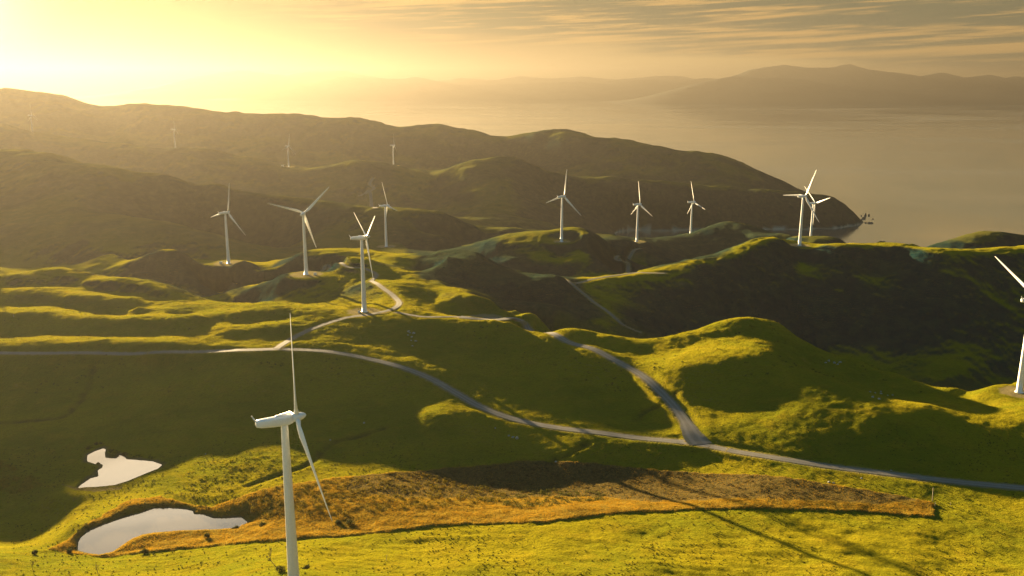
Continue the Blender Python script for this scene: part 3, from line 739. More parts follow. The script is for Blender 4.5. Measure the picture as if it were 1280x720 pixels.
mountains(28500, [(280, 110), (340, 104), (400, 98), (430, 95), (445, 97), (475, 98), (497, 99), (520, 96), (539, 100), (572, 105), (610, 106), (640, 105), (685, 104), (722, 102), (756, 105), (786, 101),
                  (816, 99), (842, 103), (880, 97), (930, 101), (980, 106)], 2500, 7, .7)
mountains(32500, [(110, 112), (150, 106), (180, 102), (225, 98), (262, 92), (300, 88), (337, 92), (360, 94), (386, 89), (435, 89), (450, 94), (480, 98), (540, 101), (580, 98), (620, 100), (650, 95), (690, 98),
                  (730, 96), (770, 99), (800, 97), (840, 95), (900, 100)], 3500, 9, .7)

# ---------------------------------------------------------------- haze: one even volume of sea air
zm = bpy.data.materials.new('sea_haze'); zm.use_nodes = True; t = zm.node_tree; t.nodes.clear()
pv = t.nodes.new('ShaderNodeVolumePrincipled'); mo = t.nodes.new('ShaderNodeOutputMaterial'); t.links.new(pv.outputs[0], mo.inputs['Volume'])
pv.inputs['Color'].default_value = HAZE_COLOR; pv.inputs['Density'].default_value = HAZE_DENSITY; pv.inputs['Anisotropy'].default_value = HAZE_G
bm = bmesh.new(); bmesh.ops.create_cube(bm, size=1.0)
for v in bm.verts:
    v.co = Vector((v.co.x * 64000, 17000 + v.co.y * 40000, 524 + v.co.z * 1060))   # z -6 .. 1206
hz = mesh_bm('haze', bm, zm, False); tag(hz, kind='stuff')

# ---------------------------------------------------------------- wind turbines
tw, t, pb = new_mat('turbine_paint')
pn = noise(t, .9, 4, .6)
g = t.nodes.new('ShaderNodeTexCoord')
c = MIXC(t, MATH(t, 'MULTIPLY', SMOOTH(t, pn, .5, .75), .35), (.80, .80, .77), (.62, .60, .54))
t.links.new(c, pb.inputs['Base Color']); pb.inputs['Roughness'].default_value = .38
HUB_H, ROT_R, OVER = 67.0, 41.0, 4.5
def loft(bm, rings, cap=True):
    vs_ = [[bm.verts.new(p) for p in r] for r in rings]
    for a, b in zip(vs_[:-1], vs_[1:]):
        n = len(a)
        for i in range(n): bm.faces.new((a[i], a[(i + 1) % n], b[(i + 1) % n], b[i]))
    if cap:
        bm.faces.new(vs_[0][::-1]); bm.faces.new(vs_[-1])
def make_turbine(seg=24, lite=False):
    """tower base at the origin, rotor axis towards +X"""
    root = empty('wind_turbine', (0, 0, 0))
    bm = bmesh.new(); rings = []
    for z in (-1.5, 0, .25, .26, 8, 16, 24, 32, 40, 48, 56, 64.6, 65.3):
        r = 2.15 + (1.22 - 2.15) * (max(z, 0) / 65.3)
        if z <= .25: r = 2.9
        rings.append([(r * math.cos(a), r * math.sin(a), z) for a in np.linspace(0, 2 * math.pi, seg, endpoint=False)])
    loft(bm, rings); tower = mesh_bm('tower', bm, tw, True, root)
    bm = bmesh.new(); rings = []
    for x, hw, hh, zc in ((-9.9, .55, .75, 67.35), (-9.7, 1.15, 1.2, 67.2), (-8.2, 1.45, 1.5, 67.05), (-4, 1.62, 1.75, 66.9), (0, 1.68, 1.85, 66.85), (1.6, 1.66, 1.8, 66.95), (2.9, 1.45, 1.5, 67.05)):
        ring = []
        for a in np.linspace(0, 2 * math.pi, seg, endpoint=False):
            ca, sa = math.cos(a), math.sin(a); e = .62
            ring.append((x, hw * math.copysign(abs(ca) ** e, ca), zc + hh * math.copysign(abs(sa) ** e, sa)))
        rings.append(ring)
    loft(bm, rings); nac = mesh_bm('nacelle', bm, tw, True, root)
    if not lite:
        bm = bmesh.new()   # cooler hood on the roof
        rings = [[(x, w * math.cos(a), 68.55 + h * max(0, math.sin(a))) for a in np.linspace(0, 2 * math.pi, 16, endpoint=False)] for x, w, h in ((-3.4, .2, .05), (-2.6, .8, .55), (-.8, .95, .75), (.8, .7, .45), (1.5, .2, .05))]
        loft(bm, rings); mesh_bm('roof_hood', bm, tw, True, nac)
        bm = bmesh.new()   # upswept sensor fin at the tail
        prof = [(-9.2, 68.0), (-9.75, 67.6), (-10.7, 69.2), (-11.15, 70.35), (-10.95, 70.4), (-10.3, 69.4)]
        loft(bm, [[(x, y * (1 if z < 69 else .5), z) for x, z in prof] for y in (-.28, .28)]); mesh_bm('tail_fin', bm, tw, False, nac)
        bm = bmesh.new()   # door at the foot of the tower
        a0 = -math.pi * .5
        pts = [(2.2 * math.cos(a0 + d) * .995, 2.2 * math.sin(a0 + d) * .995) for d in (-.22, -.11, 0, .11, .22)]
        vs1 = [bm.verts.new((x, y, 1.2)) for x, y in pts]; vs2 = [bm.verts.new((x, y, 3.6)) for x, y in pts]
        for i in range(4): bm.faces.new((vs1[i], vs1[i + 1], vs2[i + 1], vs2[i]))
        bmesh.ops.solidify(bm, geom=bm.faces[:], thickness=.05)
        mesh_bm('door', bm, tw, False, tower)
    return root, nac
def rotor(root, phase, tilt, seg=20):
    """hub, spinner and three blades; blade k is its own mesh"""
    tl = math.radians(tilt)
    ax = Vector((math.cos(tl), 0, math.sin(tl))); e1 = Vector((0, 1, 0)); e2 = ax.cross(e1)
    hub = Vector((0, 0, HUB_H)) + ax * OVER
    bm = bmesh.new(); rings = []
    for x, r in ((-1.65, 1.3), (-1.5, 1.5), (-.2, 1.58), (.9, 1.5), (2.0, 1.22), (2.8, .82), (3.25, .38), (3.38, .08)):
        rings.append([tuple(hub + ax * x + (e1 * math.cos(a) + e2 * math.sin(a)) * r) for a in np.linspace(0, 2 * math.pi, seg, endpoint=False)])
    loft(bm, rings); mesh_bm('spinner', bm, tw, True, root)
    for k in range(3):
        ph = math.radians(phase) + k * 2 * math.pi / 3
        d = e1 * math.sin(ph) + e2 * math.cos(ph); tg = ax.cross(d)
        bm = bmesh.new(); rings = []
        for rr, ch, th, tw_ in ((1.0, 1.75, 1.75, 0), (2.2, 1.75, 1.7, 4), (4.0, 2.3, 1.35, 14), (7.0, 3.25, .95, 14), (9.5, 3.2, .74, 11), (15, 2.65, .52, 7), (22, 2.05, .36, 4), (30, 1.5, .24, 2), (36, 1.1, .16, 1), (39.5, .75, .1, 0), (40.7, .42, .06, 0), (41, .12, .03, 0)):
            a = math.radians(tw_ + 3); cdir = tg * math.cos(a) - ax * math.sin(a); tdir = tg * math.sin(a) + ax * math.cos(a)
            c0 = hub + d * rr - ax * (-.018 * rr * rr / 41) 
            ring = []
            for s in np.linspace(0, 2 * math.pi, 16, endpoint=False):
                q = math.cos(s); lead = (q + (0 if rr < 3 else .42)) * .5
                thick = .5 * th * math.sin(s) * (1 if rr < 3 else (.62 + .38 * q) * 1.25)
                ring.append(tuple(c0 + cdir * (ch * lead) + tdir * thick))
            rings.append(ring)
        loft(bm, rings); mesh_bm('blade', bm, tw, True, root)
TURB_LABEL = {
 'A': 'biggest white turbine, seen side-on, its tower running out of the bottom of the frame',
 'B': 'white turbine on the sunlit knoll where the winding gravel track bends',
 'C': 'white turbine seen face-on above a gravel pad, one blade pointing left',
 'D': 'white turbine on the left, with a small white box beside its pad',
 'E': 'slim white turbine directly behind the knoll turbine, top blade leaning left',
 'F': 'left and tallest turbine of the row of three in mid distance',
 'G': 'middle turbine of the row of three, beside the curved pale beach',
 'H': 'right and smallest turbine of the row of three in mid distance',
 'I': 'front turbine of the overlapping pair on the dark ridge by the sea',
 'J': 'rear, smaller turbine of the overlapping pair on the dark ridge by the sea',
 'K': 'white turbine cut off by the right frame edge above a dark valley',
 'L': 'far tiny turbine with one upright blade above the pale zigzag track',
 'M': 'far faint turbine on the hazy ridge, with a low pale box beside it',
 'N': 'far faint turbine standing in golden haze on the second ridge from the coast',
 'O': 'faintest turbine, nearly lost in golden haze at the far left',
 'P': 'turbine beyond the left frame edge, only a blade tip in view'}
for key, x, y, z, yaw, ph, tl, pr in SITES:
    lite = key in 'LMNO'
    root, nac = make_turbine(14 if lite else 28, lite); rotor(root, ph, tl, 12 if lite else 24)
    root.location = (x, y, z); root.rotation_euler = (0, 0, math.radians(yaw))
    tag(root, TURB_LABEL[key], 'wind turbine', 'white wind turbines across the hills')


# ---------------------------------------------------------------- boxes beside the pads
km, t, pb = new_mat('kiosk_paint'); pb.inputs['Base Color'].default_value = (.78, .78, .74, 1); pb.inputs['Roughness'].default_value = .5
dk, t, pb = new_mat('dark_metal'); pb.inputs['Base Color'].default_value = (.12, .13, .12, 1); pb.inputs['Roughness'].default_value = .5
def box(bm, x0, x1, y0, y1, z0, z1):
    r = bmesh.ops.create_cube(bm, size=1.0)
    for v in r['verts']: v.co = Vector(((x0 + x1) / 2 + v.co.x * (x1 - x0), (y0 + y1) / 2 + v.co.y * (y1 - y0), (z0 + z1) / 2 + v.co.z * (z1 - z0)))
def kiosk(x, y, rz, sc, label):
    root = empty('transformer_kiosk', (x, y, float(z_at(x, y)) - .05), rz); root.scale = (sc, sc, sc)
    bm = bmesh.new(); box(bm, -1.7, 1.7, -1.2, 1.2, 0, .25); mesh_bm('plinth', bm, dk, False, root)
    bm = bmesh.new(); box(bm, -1.5, 1.5, -1.0, 1.0, .25, 2.2); bmesh.ops.bevel(bm, geom=bm.edges[:], offset=.06, segments=2, affect='EDGES'); mesh_bm('cabinet', bm, km, False, root)
    bm = bmesh.new()
    for s_ in (-1, 1):
        vs_ = [bm.verts.new(p) for p in ((-1.65, s_ * 1.15, 2.203), (1.65, s_ * 1.15, 2.203), (1.65, 0, 2.5), (-1.65, 0, 2.5))]; bm.faces.new(vs_)
    bmesh.ops.remove_doubles(bm, verts=bm.verts[:], dist=.001); bmesh.ops.solidify(bm, geom=bm.faces[:], thickness=.06); mesh_bm('roof', bm, km, False, root)
    for s_ in (-1, 1):
        bm = bmesh.new(); box(bm, s_ * .72 - .64, s_ * .72 + .64, -1.045, -1.003, .4, 2.05); dr = mesh_bm('door', bm, km, False, root)
        bm = bmesh.new(); box(bm, s_ * .18 - .04, s_ * .18 + .04, -1.10, -1.048, 1.1, 1.35); mesh_bm('handle', bm, dk, False, dr)
    tag(root, label, 'kiosk', 'transformer boxes beside the turbines')
def site(k): return next(q for q in SITES if q[0] == k)
q = site('D'); kiosk(q[1] - 9.0, q[2] - 4, .3, 1.25, 'white box left of the tower foot on the far left gravel pad')
q = site('C'); kiosk(q[1] + 10.5, q[2] - 3, -.2, 1.0, 'white box right of the face-on turbine with gravel pad')
q = site('B'); kiosk(q[1] - 4.2, q[2] - 3.5, .1, .7, 'low white box at the foot of the knoll turbine')
q = site('M'); kiosk(q[1] - 20, q[2], .1, 2.4, 'faint pale box on the hazy ridge left of a far turbine')

# ---------------------------------------------------------------- rocks
rk, t, pb = new_mat('pale_rock'); n_ = noise(t, 1.4, 5, .65)
t.links.new(MIXC(t, SMOOTH(t, n_, .4, .62), (.34, .34, .31), (.16, .165, .14)), pb.inputs['Base Color']); pb.inputs['Roughness'].default_value = .9
t.links.new(bump(t, n_, .6, .2), pb.inputs['Normal'])
sr, t, pb = new_mat('sea_rock'); n_ = noise(t, .35, 5, .65)
t.links.new(MIXC(t, n_, (.035, .035, .03), (.09, .085, .07)), pb.inputs['Base Color']); pb.inputs['Roughness'].default_value = .7
def rock_mesh(seed, sx, sy, sz, mat, name):
    bm = bmesh.new(); bmesh.ops.create_icosphere(bm, subdivisions=3, radius=1.0)
    rs = random.Random(seed); pl = []
    for _ in range(9):
        n_ = Vector((rs.uniform(-1, 1), rs.uniform(-1, 1), rs.uniform(-.4, 1))).normalized(); pl.append((n_, rs.uniform(.55, .85)))
    for v in bm.verts:
        p = v.co.copy()
        for n_, d_ in pl:
            e = p.dot(n_) - d_
            if e > 0: p -= n_ * e * .9
        p += p * .06 * math.sin(7 * p.x + seed) * math.cos(6 * p.y - seed)
        v.co = Vector((p.x * sx, p.y * sy, p.z * sz))
    return mesh_bm(name, bm, mat, False)
def rocks(px, label, group, size, seed, cat='rock'):
    rs = random.Random(seed)
    for i, q in enumerate(px):
        k = q[2] if len(q) > 2 else 1.0
        h_ = hit(q[0], q[1]); x, y = h_[0], h_[1]; r = size * k * rs.uniform(.8, 1.2)
        o = rock_mesh(seed * 50 + i, r * rs.uniform(.9, 1.35), r * rs.uniform(.8, 1.1), r * rs.uniform(.6, .85), rk, 'boulder')
        o.location = (x, y, float(z_at(x, y)) + r * .18); o.rotation_euler = (rs.uniform(-.2, .2), rs.uniform(-.2, .2), rs.uniform(0, 6.28))
        tag(o, label if isinstance(label, str) else label[i], cat, group)
rocks([(1091, 496.5, 1.5), (1098.7, 499, 1.1), (1087.7, 490.3, .9), (1094, 491, .8), (1101.4, 492, 1.1), (1110, 494, .8), (1115.6, 494, 1.1), (1101, 488.6, .7)],
      'pale boulder in the loose cluster on the shaded slope below the right-hand ridge', 'boulders on the right-hand slope', .85, 1)
rocks([(510.5, 415), (512.5, 416.7), (517, 417, 1.2), (510, 419.7), (514.7, 421.5, 1.3), (514, 425.5, .8), (519.7, 426, 1.2), (515.5, 431, .9)],
      'grey boulder in the scatter on the shaded bank below the sunlit knoll', 'boulders below the knoll', 1.0, 2)
rocks([(1032, 454), (1036, 452), (1043, 454.5, 1.2), (1047, 456), (1050, 453)], 'pale boulder in the outcrop at the top of the right-hand ridge', 'boulders on the ridge outcrop', .95, 3)
rocks([(636, 544.5, 1.2), (641, 546.5, 1.0), (646, 547.5, 1.6)], 'pale stone in the short row lying on the grass just below the road', 'stones below the road', .9, 4)
rocks([(619, 535, .6), (695, 575, 1.0), (455, 529, 1.0), (257, 568, .7), (1114, 587.3, .8), (413, 550, .6)],
      ['small grey stone above the short row of stones below the road', 'pale stone at the end of the dark gully above the dry grass strip', 'pale stone beside the creek right of the biggest turbine',
       'lone white stone on the sunny scrub above the lower pond', 'pale stone on the upper verge of the right-hand road', 'small stone by the creek nearest the biggest turbine'], None, .85, 5)
rocks([(1036, 603), (1042, 604), (1077, 598)], 'small white stone in the dark grass between road and dry strip', 'white stones in the grass by the road', .6, 6)
for i, (u, v, wd, ht) in enumerate([(1082, 269.5, 5, 11), (1086, 269.5, 5, 7), (1079.6, 273, 7, 8), (1077.5, 274.5, 6, 6), (1091, 273.8, 5, 3), (1081.7, 278.6, 6, 5), (1086, 279, 8, 6), (1089.6, 279, 6, 6),
                                    (1077, 270, 4, 4), (1068, 284.8, 6, 2), (1072.5, 286.3, 7, 2)]):
    p = at_height(u, v, 0); o = rock_mesh(300 + i, wd, wd * .8, ht, sr, 'sea_rock'); o.location = (p[0], p[1], -.6); o.rotation_euler = (0, 0, i * 1.3)
    low = i in (9, 10)
    tag(o, 'low dark reef rock awash in front of the headland' if low else 'dark rock standing in the sea off the tip of the headland', 'sea rock', 'reef rocks' if low else 'sea rocks off the headland')

# ---------------------------------------------------------------- timber posts
wd_, t, pb = new_mat('weathered_timber'); t.links.new(MIXC(t, noise(t, 3, 4), (.30, .26, .17), (.16, .13, .085)), pb.inputs['Base Color']); pb.inputs['Roughness'].default_value = .9
def post(u, v, h_, r, lean, name, label, cat, group=None):
    p = hit(u, v); x, y = p[0], p[1]
    bm = bmesh.new(); rings = []
    for z, k in ((-.5, 1.1), (0, 1.05), (h_ * .5, 1), (h_ - .05, .92), (h_, .7)):
        rings.append([(lean * z + r * k * math.cos(a), r * k * math.sin(a), z) for a in np.linspace(0, 2 * math.pi, 10, endpoint=False)])
    loft(bm, rings); o = mesh_bm(name, bm, wd_, True); o.location = (x, y, float(z_at(x, y))); tag(o, label, cat, group); return o
post(1165.5, 626, 7.6, .24, -.04, 'timber_pole', 'tall weathered timber pole at the pointed right end of the dry grass strip', 'pole')
post(1168.5, 634, 2.6, .13, .02, 'fence_post', 'short fence post just below the tall timber pole', 'post')
post(1188, 632, 2.0, .09, .0, 'fence_post', 'thin post in the dark grass right of the tall timber pole', 'post')
post(17, 396, 2.6, .22, .0, 'marker_post', 'dark post on the sunlit shoulder at the far left', 'post')
post(237, 439, 1.9, .16, .0, 'marker_post', 'short pale post beside the left-hand road', 'post')
post(483, 702, 2.6, .10, .12, 'dead_stake', 'leaning dark stake on the sunny foreground grass', 'post')

# ---------------------------------------------------------------- leafless shrubs
bk, t, pb = new_mat('bare_wood'); pb.inputs['Base Color'].default_value = (.065, .05, .03, 1); pb.inputs['Roughness'].default_value = .9
def tube(bm, pts, r0, r1, n=6):
    rings = []; K = len(pts)
    for i, p in enumerate(pts):
        d = (pts[min(i + 1, K - 1)] - pts[max(i - 1, 0)]).normalized(); a = d.orthogonal().normalized(); b = d.cross(a); r = r0 + (r1 - r0) * i / (K - 1)
        rings.append([tuple(p + (a * math.cos(t_) + b * math.sin(t_)) * r) for t_ in np.linspace(0, 2 * math.pi, n, endpoint=False)])
    loft(bm, rings)
def grow(bm, rs, p, d, ln, r, lvl, spread):
    pts = [p.copy()]; q = p.copy()
    for _ in range(4):
        d = (d + Vector((rs.uniform(-1, 1), rs.uniform(-1, 1), rs.uniform(-.3, .7))) * .18).normalized(); q = q + d * ln / 4; pts.append(q.copy())
    tube(bm, pts, r, r * .55, 5 if lvl else 7)
    if lvl > 0:
        for _ in range(rs.randint(3, 4)):
            k = rs.randint(2, 4); nd = (d + Vector((rs.uniform(-1, 1), rs.uniform(-1, 1), rs.uniform(-.2, .8))) * spread).normalized()
            grow(bm, rs, pts[k], nd, ln * rs.uniform(.5, .75), r * .5, lvl - 1, spread)
def bare_shrub(u, v, h_, lean, seed, label, name='bare_tree', forks=3):
    p = hit(u, v); x, y = p[0], p[1]; rs = random.Random(seed)
    root = empty(name, (x, y, float(z_at(x, y))))
    bm = bmesh.new(); pts = [Vector((lean * h_ * .5 * k ** 1.3 + .25 * math.sin(3 * k), .2 * math.sin(5 * k), -.4 + h_ * .5 * k + .4 * k)) for k in np.linspace(0, 1, 7)]
    tube(bm, pts, .05 * h_ ** .6, .03 * h_ ** .6, 8); mesh_bm('trunk', bm, bk, True, root)
    bm = bmesh.new()
    for _ in range(forks):
        grow(bm, rs, pts[rs.randint(4, 6)], Vector((lean + rs.uniform(-.5, .5), rs.uniform(-.5, .5), .9)).normalized(), h_ * .38, .026 * h_ ** .6, 2, .8)
    mesh_bm('branches', bm, bk, True, root); tag(root, label, 'tree'); return root
bare_shrub(347, 717, 9.5, -.5, 4, 'slim leafless tree leaning left beside the biggest tower', forks=3)
bare_shrub(121, 716, 4.2, .05, 9, 'low leafless twiggy shrub on the near bank at lower left', forks=6)
bare_shrub(40, 712, 4.0, .1, 12, 'leafless shrub on the shaded bank in the bottom left corner', forks=6)

# ---------------------------------------------------------------- foliage
def leaf_mat(name, a, b, tr):
    m, t, pb = new_mat(name); g = t.nodes.new('ShaderNodeNewGeometry')
    var = attr(t, 'var'); c = MIXC(t, var, a, b)
    t.links.new(c, pb.inputs['Base Color']); pb.inputs['Roughness'].default_value = .9; pb.inputs['Specular IOR Level'].default_value = .05
    tb = t.nodes.new('ShaderNodeBsdfTranslucent'); t.links.new(MIXC(t, 1.0, c, (1.3, 1.25, .7), 'MULTIPLY'), tb.inputs['Color'])
    mx = t.nodes.new('ShaderNodeMixShader'); mx.inputs[0].default_value = tr
    t.links.new(pb.outputs[0], mx.inputs[1]); t.links.new(tb.outputs[0], mx.inputs[2]); t.links.new(mx.outputs[0], t.nodes['Material Output'].inputs['Surface'])
    return m
GRASS = leaf_mat('grass_blades', (.070, .084, .005), (.185, .150, .008), .5)
DRYM = leaf_mat('dry_stalks', (.13, .08, .012), (.31, .185, .022), .40)
RUSH = leaf_mat('rush_blades', (.028, .036, .008), (.070, .068, .012), .30)
SCRM = leaf_mat('scrub_leaves', (.045, .048, .008), (.150, .105, .012), .35)
BUSHM = leaf_mat('bush_leaves', (.018, .026, .008), (.050, .060, .012), .25)

HEAM = leaf_mat('heather_leaves', (.035, .030, .014), (.105, .075, .034), .25)
def blades(name, x, y, z, h_, w_, nb, lean, mat, var, label=None):
    """nb thin triangular blades from each foot"""
    n = len(x); A = RNG.uniform(0, 2 * math.pi, (n, nb)); hh = h_[:, None] * RNG.uniform(.6, 1.1, (n, nb)); ln = lean * hh * RNG.uniform(.3, 1.2, (n, nb))
    r0 = w_[:, None] * RNG.uniform(.2, 1.4, (n, nb)); bx = x[:, None] + np.cos(A) * r0; by = y[:, None] + np.sin(A) * r0
    F = A + RNG.uniform(-.8, .8, (n, nb)); wx, wy = -np.sin(F) * w_[:, None] * .5, np.cos(F) * w_[:, None] * .5
    zb = z[:, None] + 0 * bx - .05
    V = np.stack([np.stack([bx - wx, by - wy, zb], -1), np.stack([bx + wx, by + wy, zb], -1), np.stack([bx + np.cos(A) * ln, by + np.sin(A) * ln, zb + hh], -1)], 2).reshape(-1, 3)
    vv = np.clip(var[:, None] + RNG.normal(0, .15, (n, nb)), 0, 1)
    o = mesh_np(name, V, np.arange(len(V)).reshape(-1, 3), mat, False, attrs={'var': np.repeat(vv.ravel(), 3)})
    tag(o, kind='stuff'); return o
def lat(field, x, y):
    s = x / y; j = np.clip(np.searchsorted(SG, s), 0, len(SG) - 1); i = np.clip(np.searchsorted(YG, y), 0, len(YG) - 1); return field[i, j]
def scatter(n, y0, y1, smax=.62):
    y = np.sqrt(RNG.uniform(y0 ** 2, y1 ** 2, n)); return RNG.uniform(-smax, smax, n) * y, y
# pasture
parts = []
for n, y0, y1, k in ((150000, 283, 470, 1.0), (110000, 470, 640, 1.4), (170000, 640, 960, 2.1)):
    x, y = scatter(n, y0, y1); parts.append((x, y, np.full(n, k)))
x, y, k = (np.concatenate(q) for q in zip(*parts))
cl = fbm(x, y, 9, 3, 141)
ok = (lat(BARE, x, y) < .2) & (lat(DRY, x, y) < .3) & (lat(MUD, x, y) < .3) & (lat(BUSH_SHADE, x, y) < .5) & (cl + RNG.uniform(-.5, .5, len(x)) > -.25)
x, y, k, cl = x[ok], y[ok], k[ok], cl[ok]
blades('grass', x, y, z_at(x, y), (.16 + .16 * sstep(-.2, .5, cl)) * k, .10 * k, 4, .5, GRASS, np.clip(.45 + .9 * fbm(x, y, 30, 3, 151) + .4 * cl, 0, 1))
# tall dry grass in the strip
bb0, bb1 = STRIP.min(0), STRIP.max(0)
x = RNG.uniform(bb0[0], bb1[0], 260000); y = RNG.uniform(bb0[1], bb1[1], 260000)
ok = (lat(DRY, x, y) > .45) & (lat(HEATH, x, y) < RNG.uniform(.2, 1.1, len(x))) & (lat(MUD, x, y) < .5); x, y = x[ok][:90000], y[ok][:90000]
cl = fbm(x, y, 7, 3, 161)
blades('dry_grass', x, y, z_at(x, y), .35 + .45 * sstep(-.3, .5, cl), np.full(len(x), .11), 4, .45, DRYM, np.clip(.5 + .8 * fbm(x, y, 14, 3, 171), 0, 1))
# rush tussocks dotted over the foreground pasture
x, y = scatter(9000, 285, 520); cl = fbm(x, y, 45, 3, 181)
ok = (lat(BARE, x, y) < .1) & (lat(DRY, x, y) < .2) & (lat(MUD, x, y) < .2) & (cl + RNG.uniform(-.35, .35, len(x)) > .02); x, y = x[ok], y[ok]
blades('rushes', x, y, z_at(x, y), RNG.uniform(.35, .7, len(x)), np.full(len(x), .22), 16, .5, RUSH, RNG.uniform(.1, .9, len(x)))

def leaf_cloud(cx, cy, cz, rx, rz, nl, size, rs):
    """leaf-sized quads through a low uneven mound"""
    d = rs.normal(size=(nl, 3)); d /= np.linalg.norm(d, axis=1)[:, None]; d[:, 2] = np.abs(d[:, 2])
    lump = 1 + .35 * np.sin(3.1 * d[:, 0] + cx) * np.cos(2.7 * d[:, 1] + cy) + .2 * np.sin(6 * d[:, 2] + 5 * d[:, 0] + cx)
    r = rs.uniform(.35, 1, nl) ** .45 * lump
    c = np.stack([cx + d[:, 0] * r * rx, cy + d[:, 1] * r * rx, cz + d[:, 2] * r * rz], -1)
    a = rs.normal(size=(nl, 3)); a /= np.linalg.norm(a, axis=1)[:, None]; b = np.cross(a, d + .01); b /= np.linalg.norm(b, axis=1)[:, None] + 1e-9
    s = size * rs.uniform(.6, 1.3, (nl, 1))
    return np.stack([c - a * s - b * s * .5, c + a * s - b * s * .5, c + a * s + b * s * .5, c - a * s + b * s * .5], 1)
def scrub_field(name, polys, n, rmin, rmax, mat, nl=46, vb=.5):
    rs = np.random.default_rng(n); Q = []; var = []
    for px in polys:
        P = poly_world(px); b0, b1 = P.min(0), P.max(0); k = 0; tries = 0
        while k < n and tries < n * 8:
            tries += 1
            x, y = rs.uniform(b0[0], b1[0]), rs.uniform(b0[1], b1[1])
            if not inside(P, np.array([x]), np.array([y]))[0]: continue
            if gnoise(np.array([x / 9]), np.array([y / 9]), 191)[0] + rs.uniform(-.5, .5) < -.1: continue
            r = rs.uniform(rmin, rmax); Q.append(leaf_cloud(x, y, float(z_at(x, y)) - .1, r, r * .75, nl, .17 * (r ** .5), rs))
            var.append(np.repeat(np.clip(vb + rs.normal(0, .22) + rs.normal(0, .12, nl), 0, 1), 4)); k += 1
    V = np.concatenate(Q).reshape(-1, 3)
    tag(mesh_np(name, V, np.arange(len(V)).reshape(-1, 4), mat, False, attrs={'var': np.concatenate(var)}), kind='stuff')
scrub_field('scrub', [[(330, 612), (420, 600), (520, 592), (600, 606), (640, 622), (600, 634), (520, 640), (430, 645), (330, 650), (300, 632)]], 650, .7, 1.9, SCRM, 46, .6)
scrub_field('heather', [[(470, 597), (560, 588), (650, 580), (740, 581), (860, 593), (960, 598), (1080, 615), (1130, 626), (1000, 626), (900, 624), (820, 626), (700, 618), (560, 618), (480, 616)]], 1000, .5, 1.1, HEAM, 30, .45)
scrub_field('gorse', [[(600, 628), (650, 616), (700, 612), (760, 618), (752, 627), (700, 634), (640, 636)]], 170, .8, 2.0, RUSH, 50, .75)
scrub_field('bracken', [[(205, 618), (235, 590), (290, 572), (340, 568), (345, 590), (310, 618), (270, 630)], [(0, 575), (40, 595), (55, 605), (20, 618), (0, 615)]], 260, .5, 1.2, GRASS, 34, .45)
scrub_field('bank_scrub', [[(95, 688), (102, 668), (135, 650), (185, 634), (240, 634), (300, 644), (290, 640), (238, 628), (180, 627), (128, 645), (92, 668), (85, 688)], [(104, 567), (118, 559), (128, 557), (136, 560), (137, 571), (146, 571), (150, 567), (158, 571), (190, 574), (190, 571), (160, 567), (140, 562), (128, 553), (110, 558)]], 120, .5, 1.1, RUSH, 34, .5)

# scattered scrub on the steeper mid-distance slopes
rs = np.random.default_rng(77); x, y = scatter(9000, 600, 1250, .6)
ok = (lat(SLOPE, x, y) > .35) & (lat(BARE, x, y) < .05) & (fbm(x, y, 60, 4, 201) + rs.uniform(-.25, .25, len(x)) > .08); x, y = x[ok][:2200], y[ok][:2200]
Q = [leaf_cloud(a, b, float(c_) - .15, r_, r_ * .7, 22, .26, rs) for a, b, c_, r_ in zip(x, y, z_at(x, y), rs.uniform(.7, 2.0, len(x)))]
V = np.concatenate(Q).reshape(-1, 3)
tag(mesh_np('hill_scrub', V, np.arange(len(V)).reshape(-1, 4), BUSHM, False, attrs={'var': np.repeat(rs.uniform(0, 1, len(V) // 4), 4)}), kind='stuff')

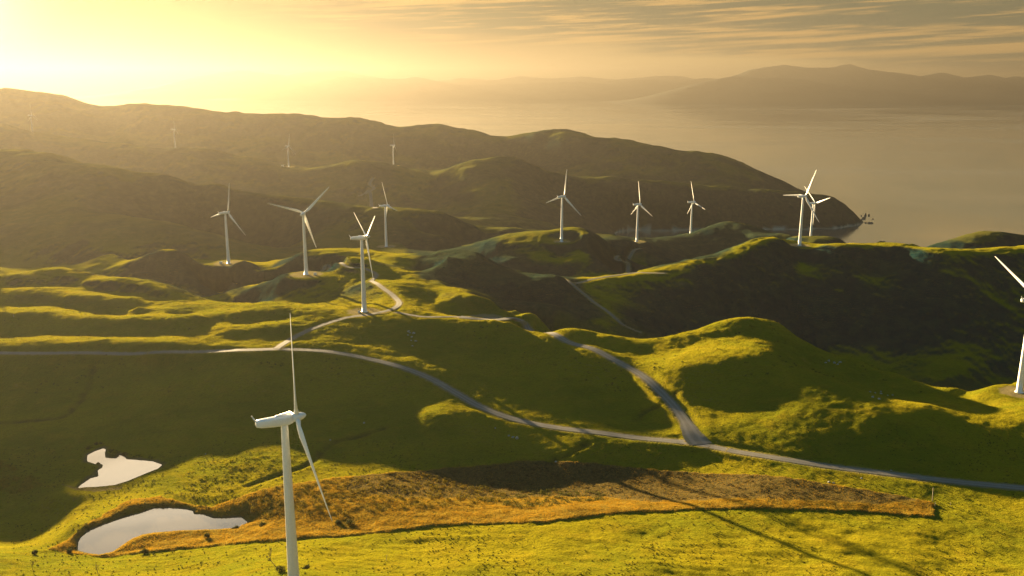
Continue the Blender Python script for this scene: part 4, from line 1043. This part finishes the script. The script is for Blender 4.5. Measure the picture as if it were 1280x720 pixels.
def bush(u, v, w_, h_, label, mat=BUSHM, name='bush', seed=0):
    p = hit(u, v); x, y = p[0], p[1]; rs = np.random.default_rng(seed + 900)
    root = empty(name, (x, y, float(z_at(x, y))))
    bm = bmesh.new()
    for k in range(4):
        a = k * 1.7 + seed; tube(bm, [Vector((0, 0, -.2)), Vector((math.cos(a) * w_ * .12, math.sin(a) * w_ * .12, h_ * .3)), Vector((math.cos(a) * w_ * .3, math.sin(a) * w_ * .3, h_ * .65))], .07, .03, 6)
    mesh_bm('stems', bm, bk, True, root)
    Q = [leaf_cloud(rs.uniform(-.3, .3) * w_, rs.uniform(-.3, .3) * w_, rs.uniform(.0, .35) * h_, w_ * .33, h_ * .55, 150, .15, rs) for _ in range(6)]
    V = np.concatenate(Q).reshape(-1, 3)
    mesh_np('foliage', V, np.arange(len(V)).reshape(-1, 4), mat, False, root, attrs={'var': np.repeat(rs.uniform(0, 1, len(V) // 4), 4)})
    tag(root, label, 'bush')
bush(259, 673, 2.6, 3.0, 'upright dark bush on the orange grass below the lower pond', seed=1)
bush(44, 694, 2.0, 2.4, 'small dark bush on the near bank left of the lower pond', seed=2)
bush(438, 657, 4.6, 2.6, 'broad dark bush on the strip, right of the low blade tip', seed=3)
bush(424, 655, 3.0, 1.8, 'low dark bush touching the low blade tip of the biggest turbine', seed=4)
bush(293, 660, 3.2, 1.2, 'flat clump of dark reeds at the right tip of the lower pond', seed=5, name='reed_clump')
bush(329, 658, 3.8, 1.0, 'flat dark bush right of the lower pond, before the biggest tower', seed=6)
bush(87, 690, 2.4, 1.8, 'dark bush at the left tip of the lower pond', seed=7)
bush(181, 692, 3.6, 2.2, 'rounded dark green bush on the near bank below the lower pond', seed=8)
bush(352, 718, 4.2, 2.6, 'dark bush around the foot of the leaning leafless tree', seed=9)
bush(383, 712, 3.2, 2.4, 'dark bush just right of the biggest tower at the bottom edge', seed=10)
bush(123, 580, 2.2, 1.2, 'light green bush on the islet at the left side of the upper pond', seed=11, mat=GRASS)
bush(120, 556, 2.2, 1.6, 'small dark bush on the far shore of the upper pond', seed=12)
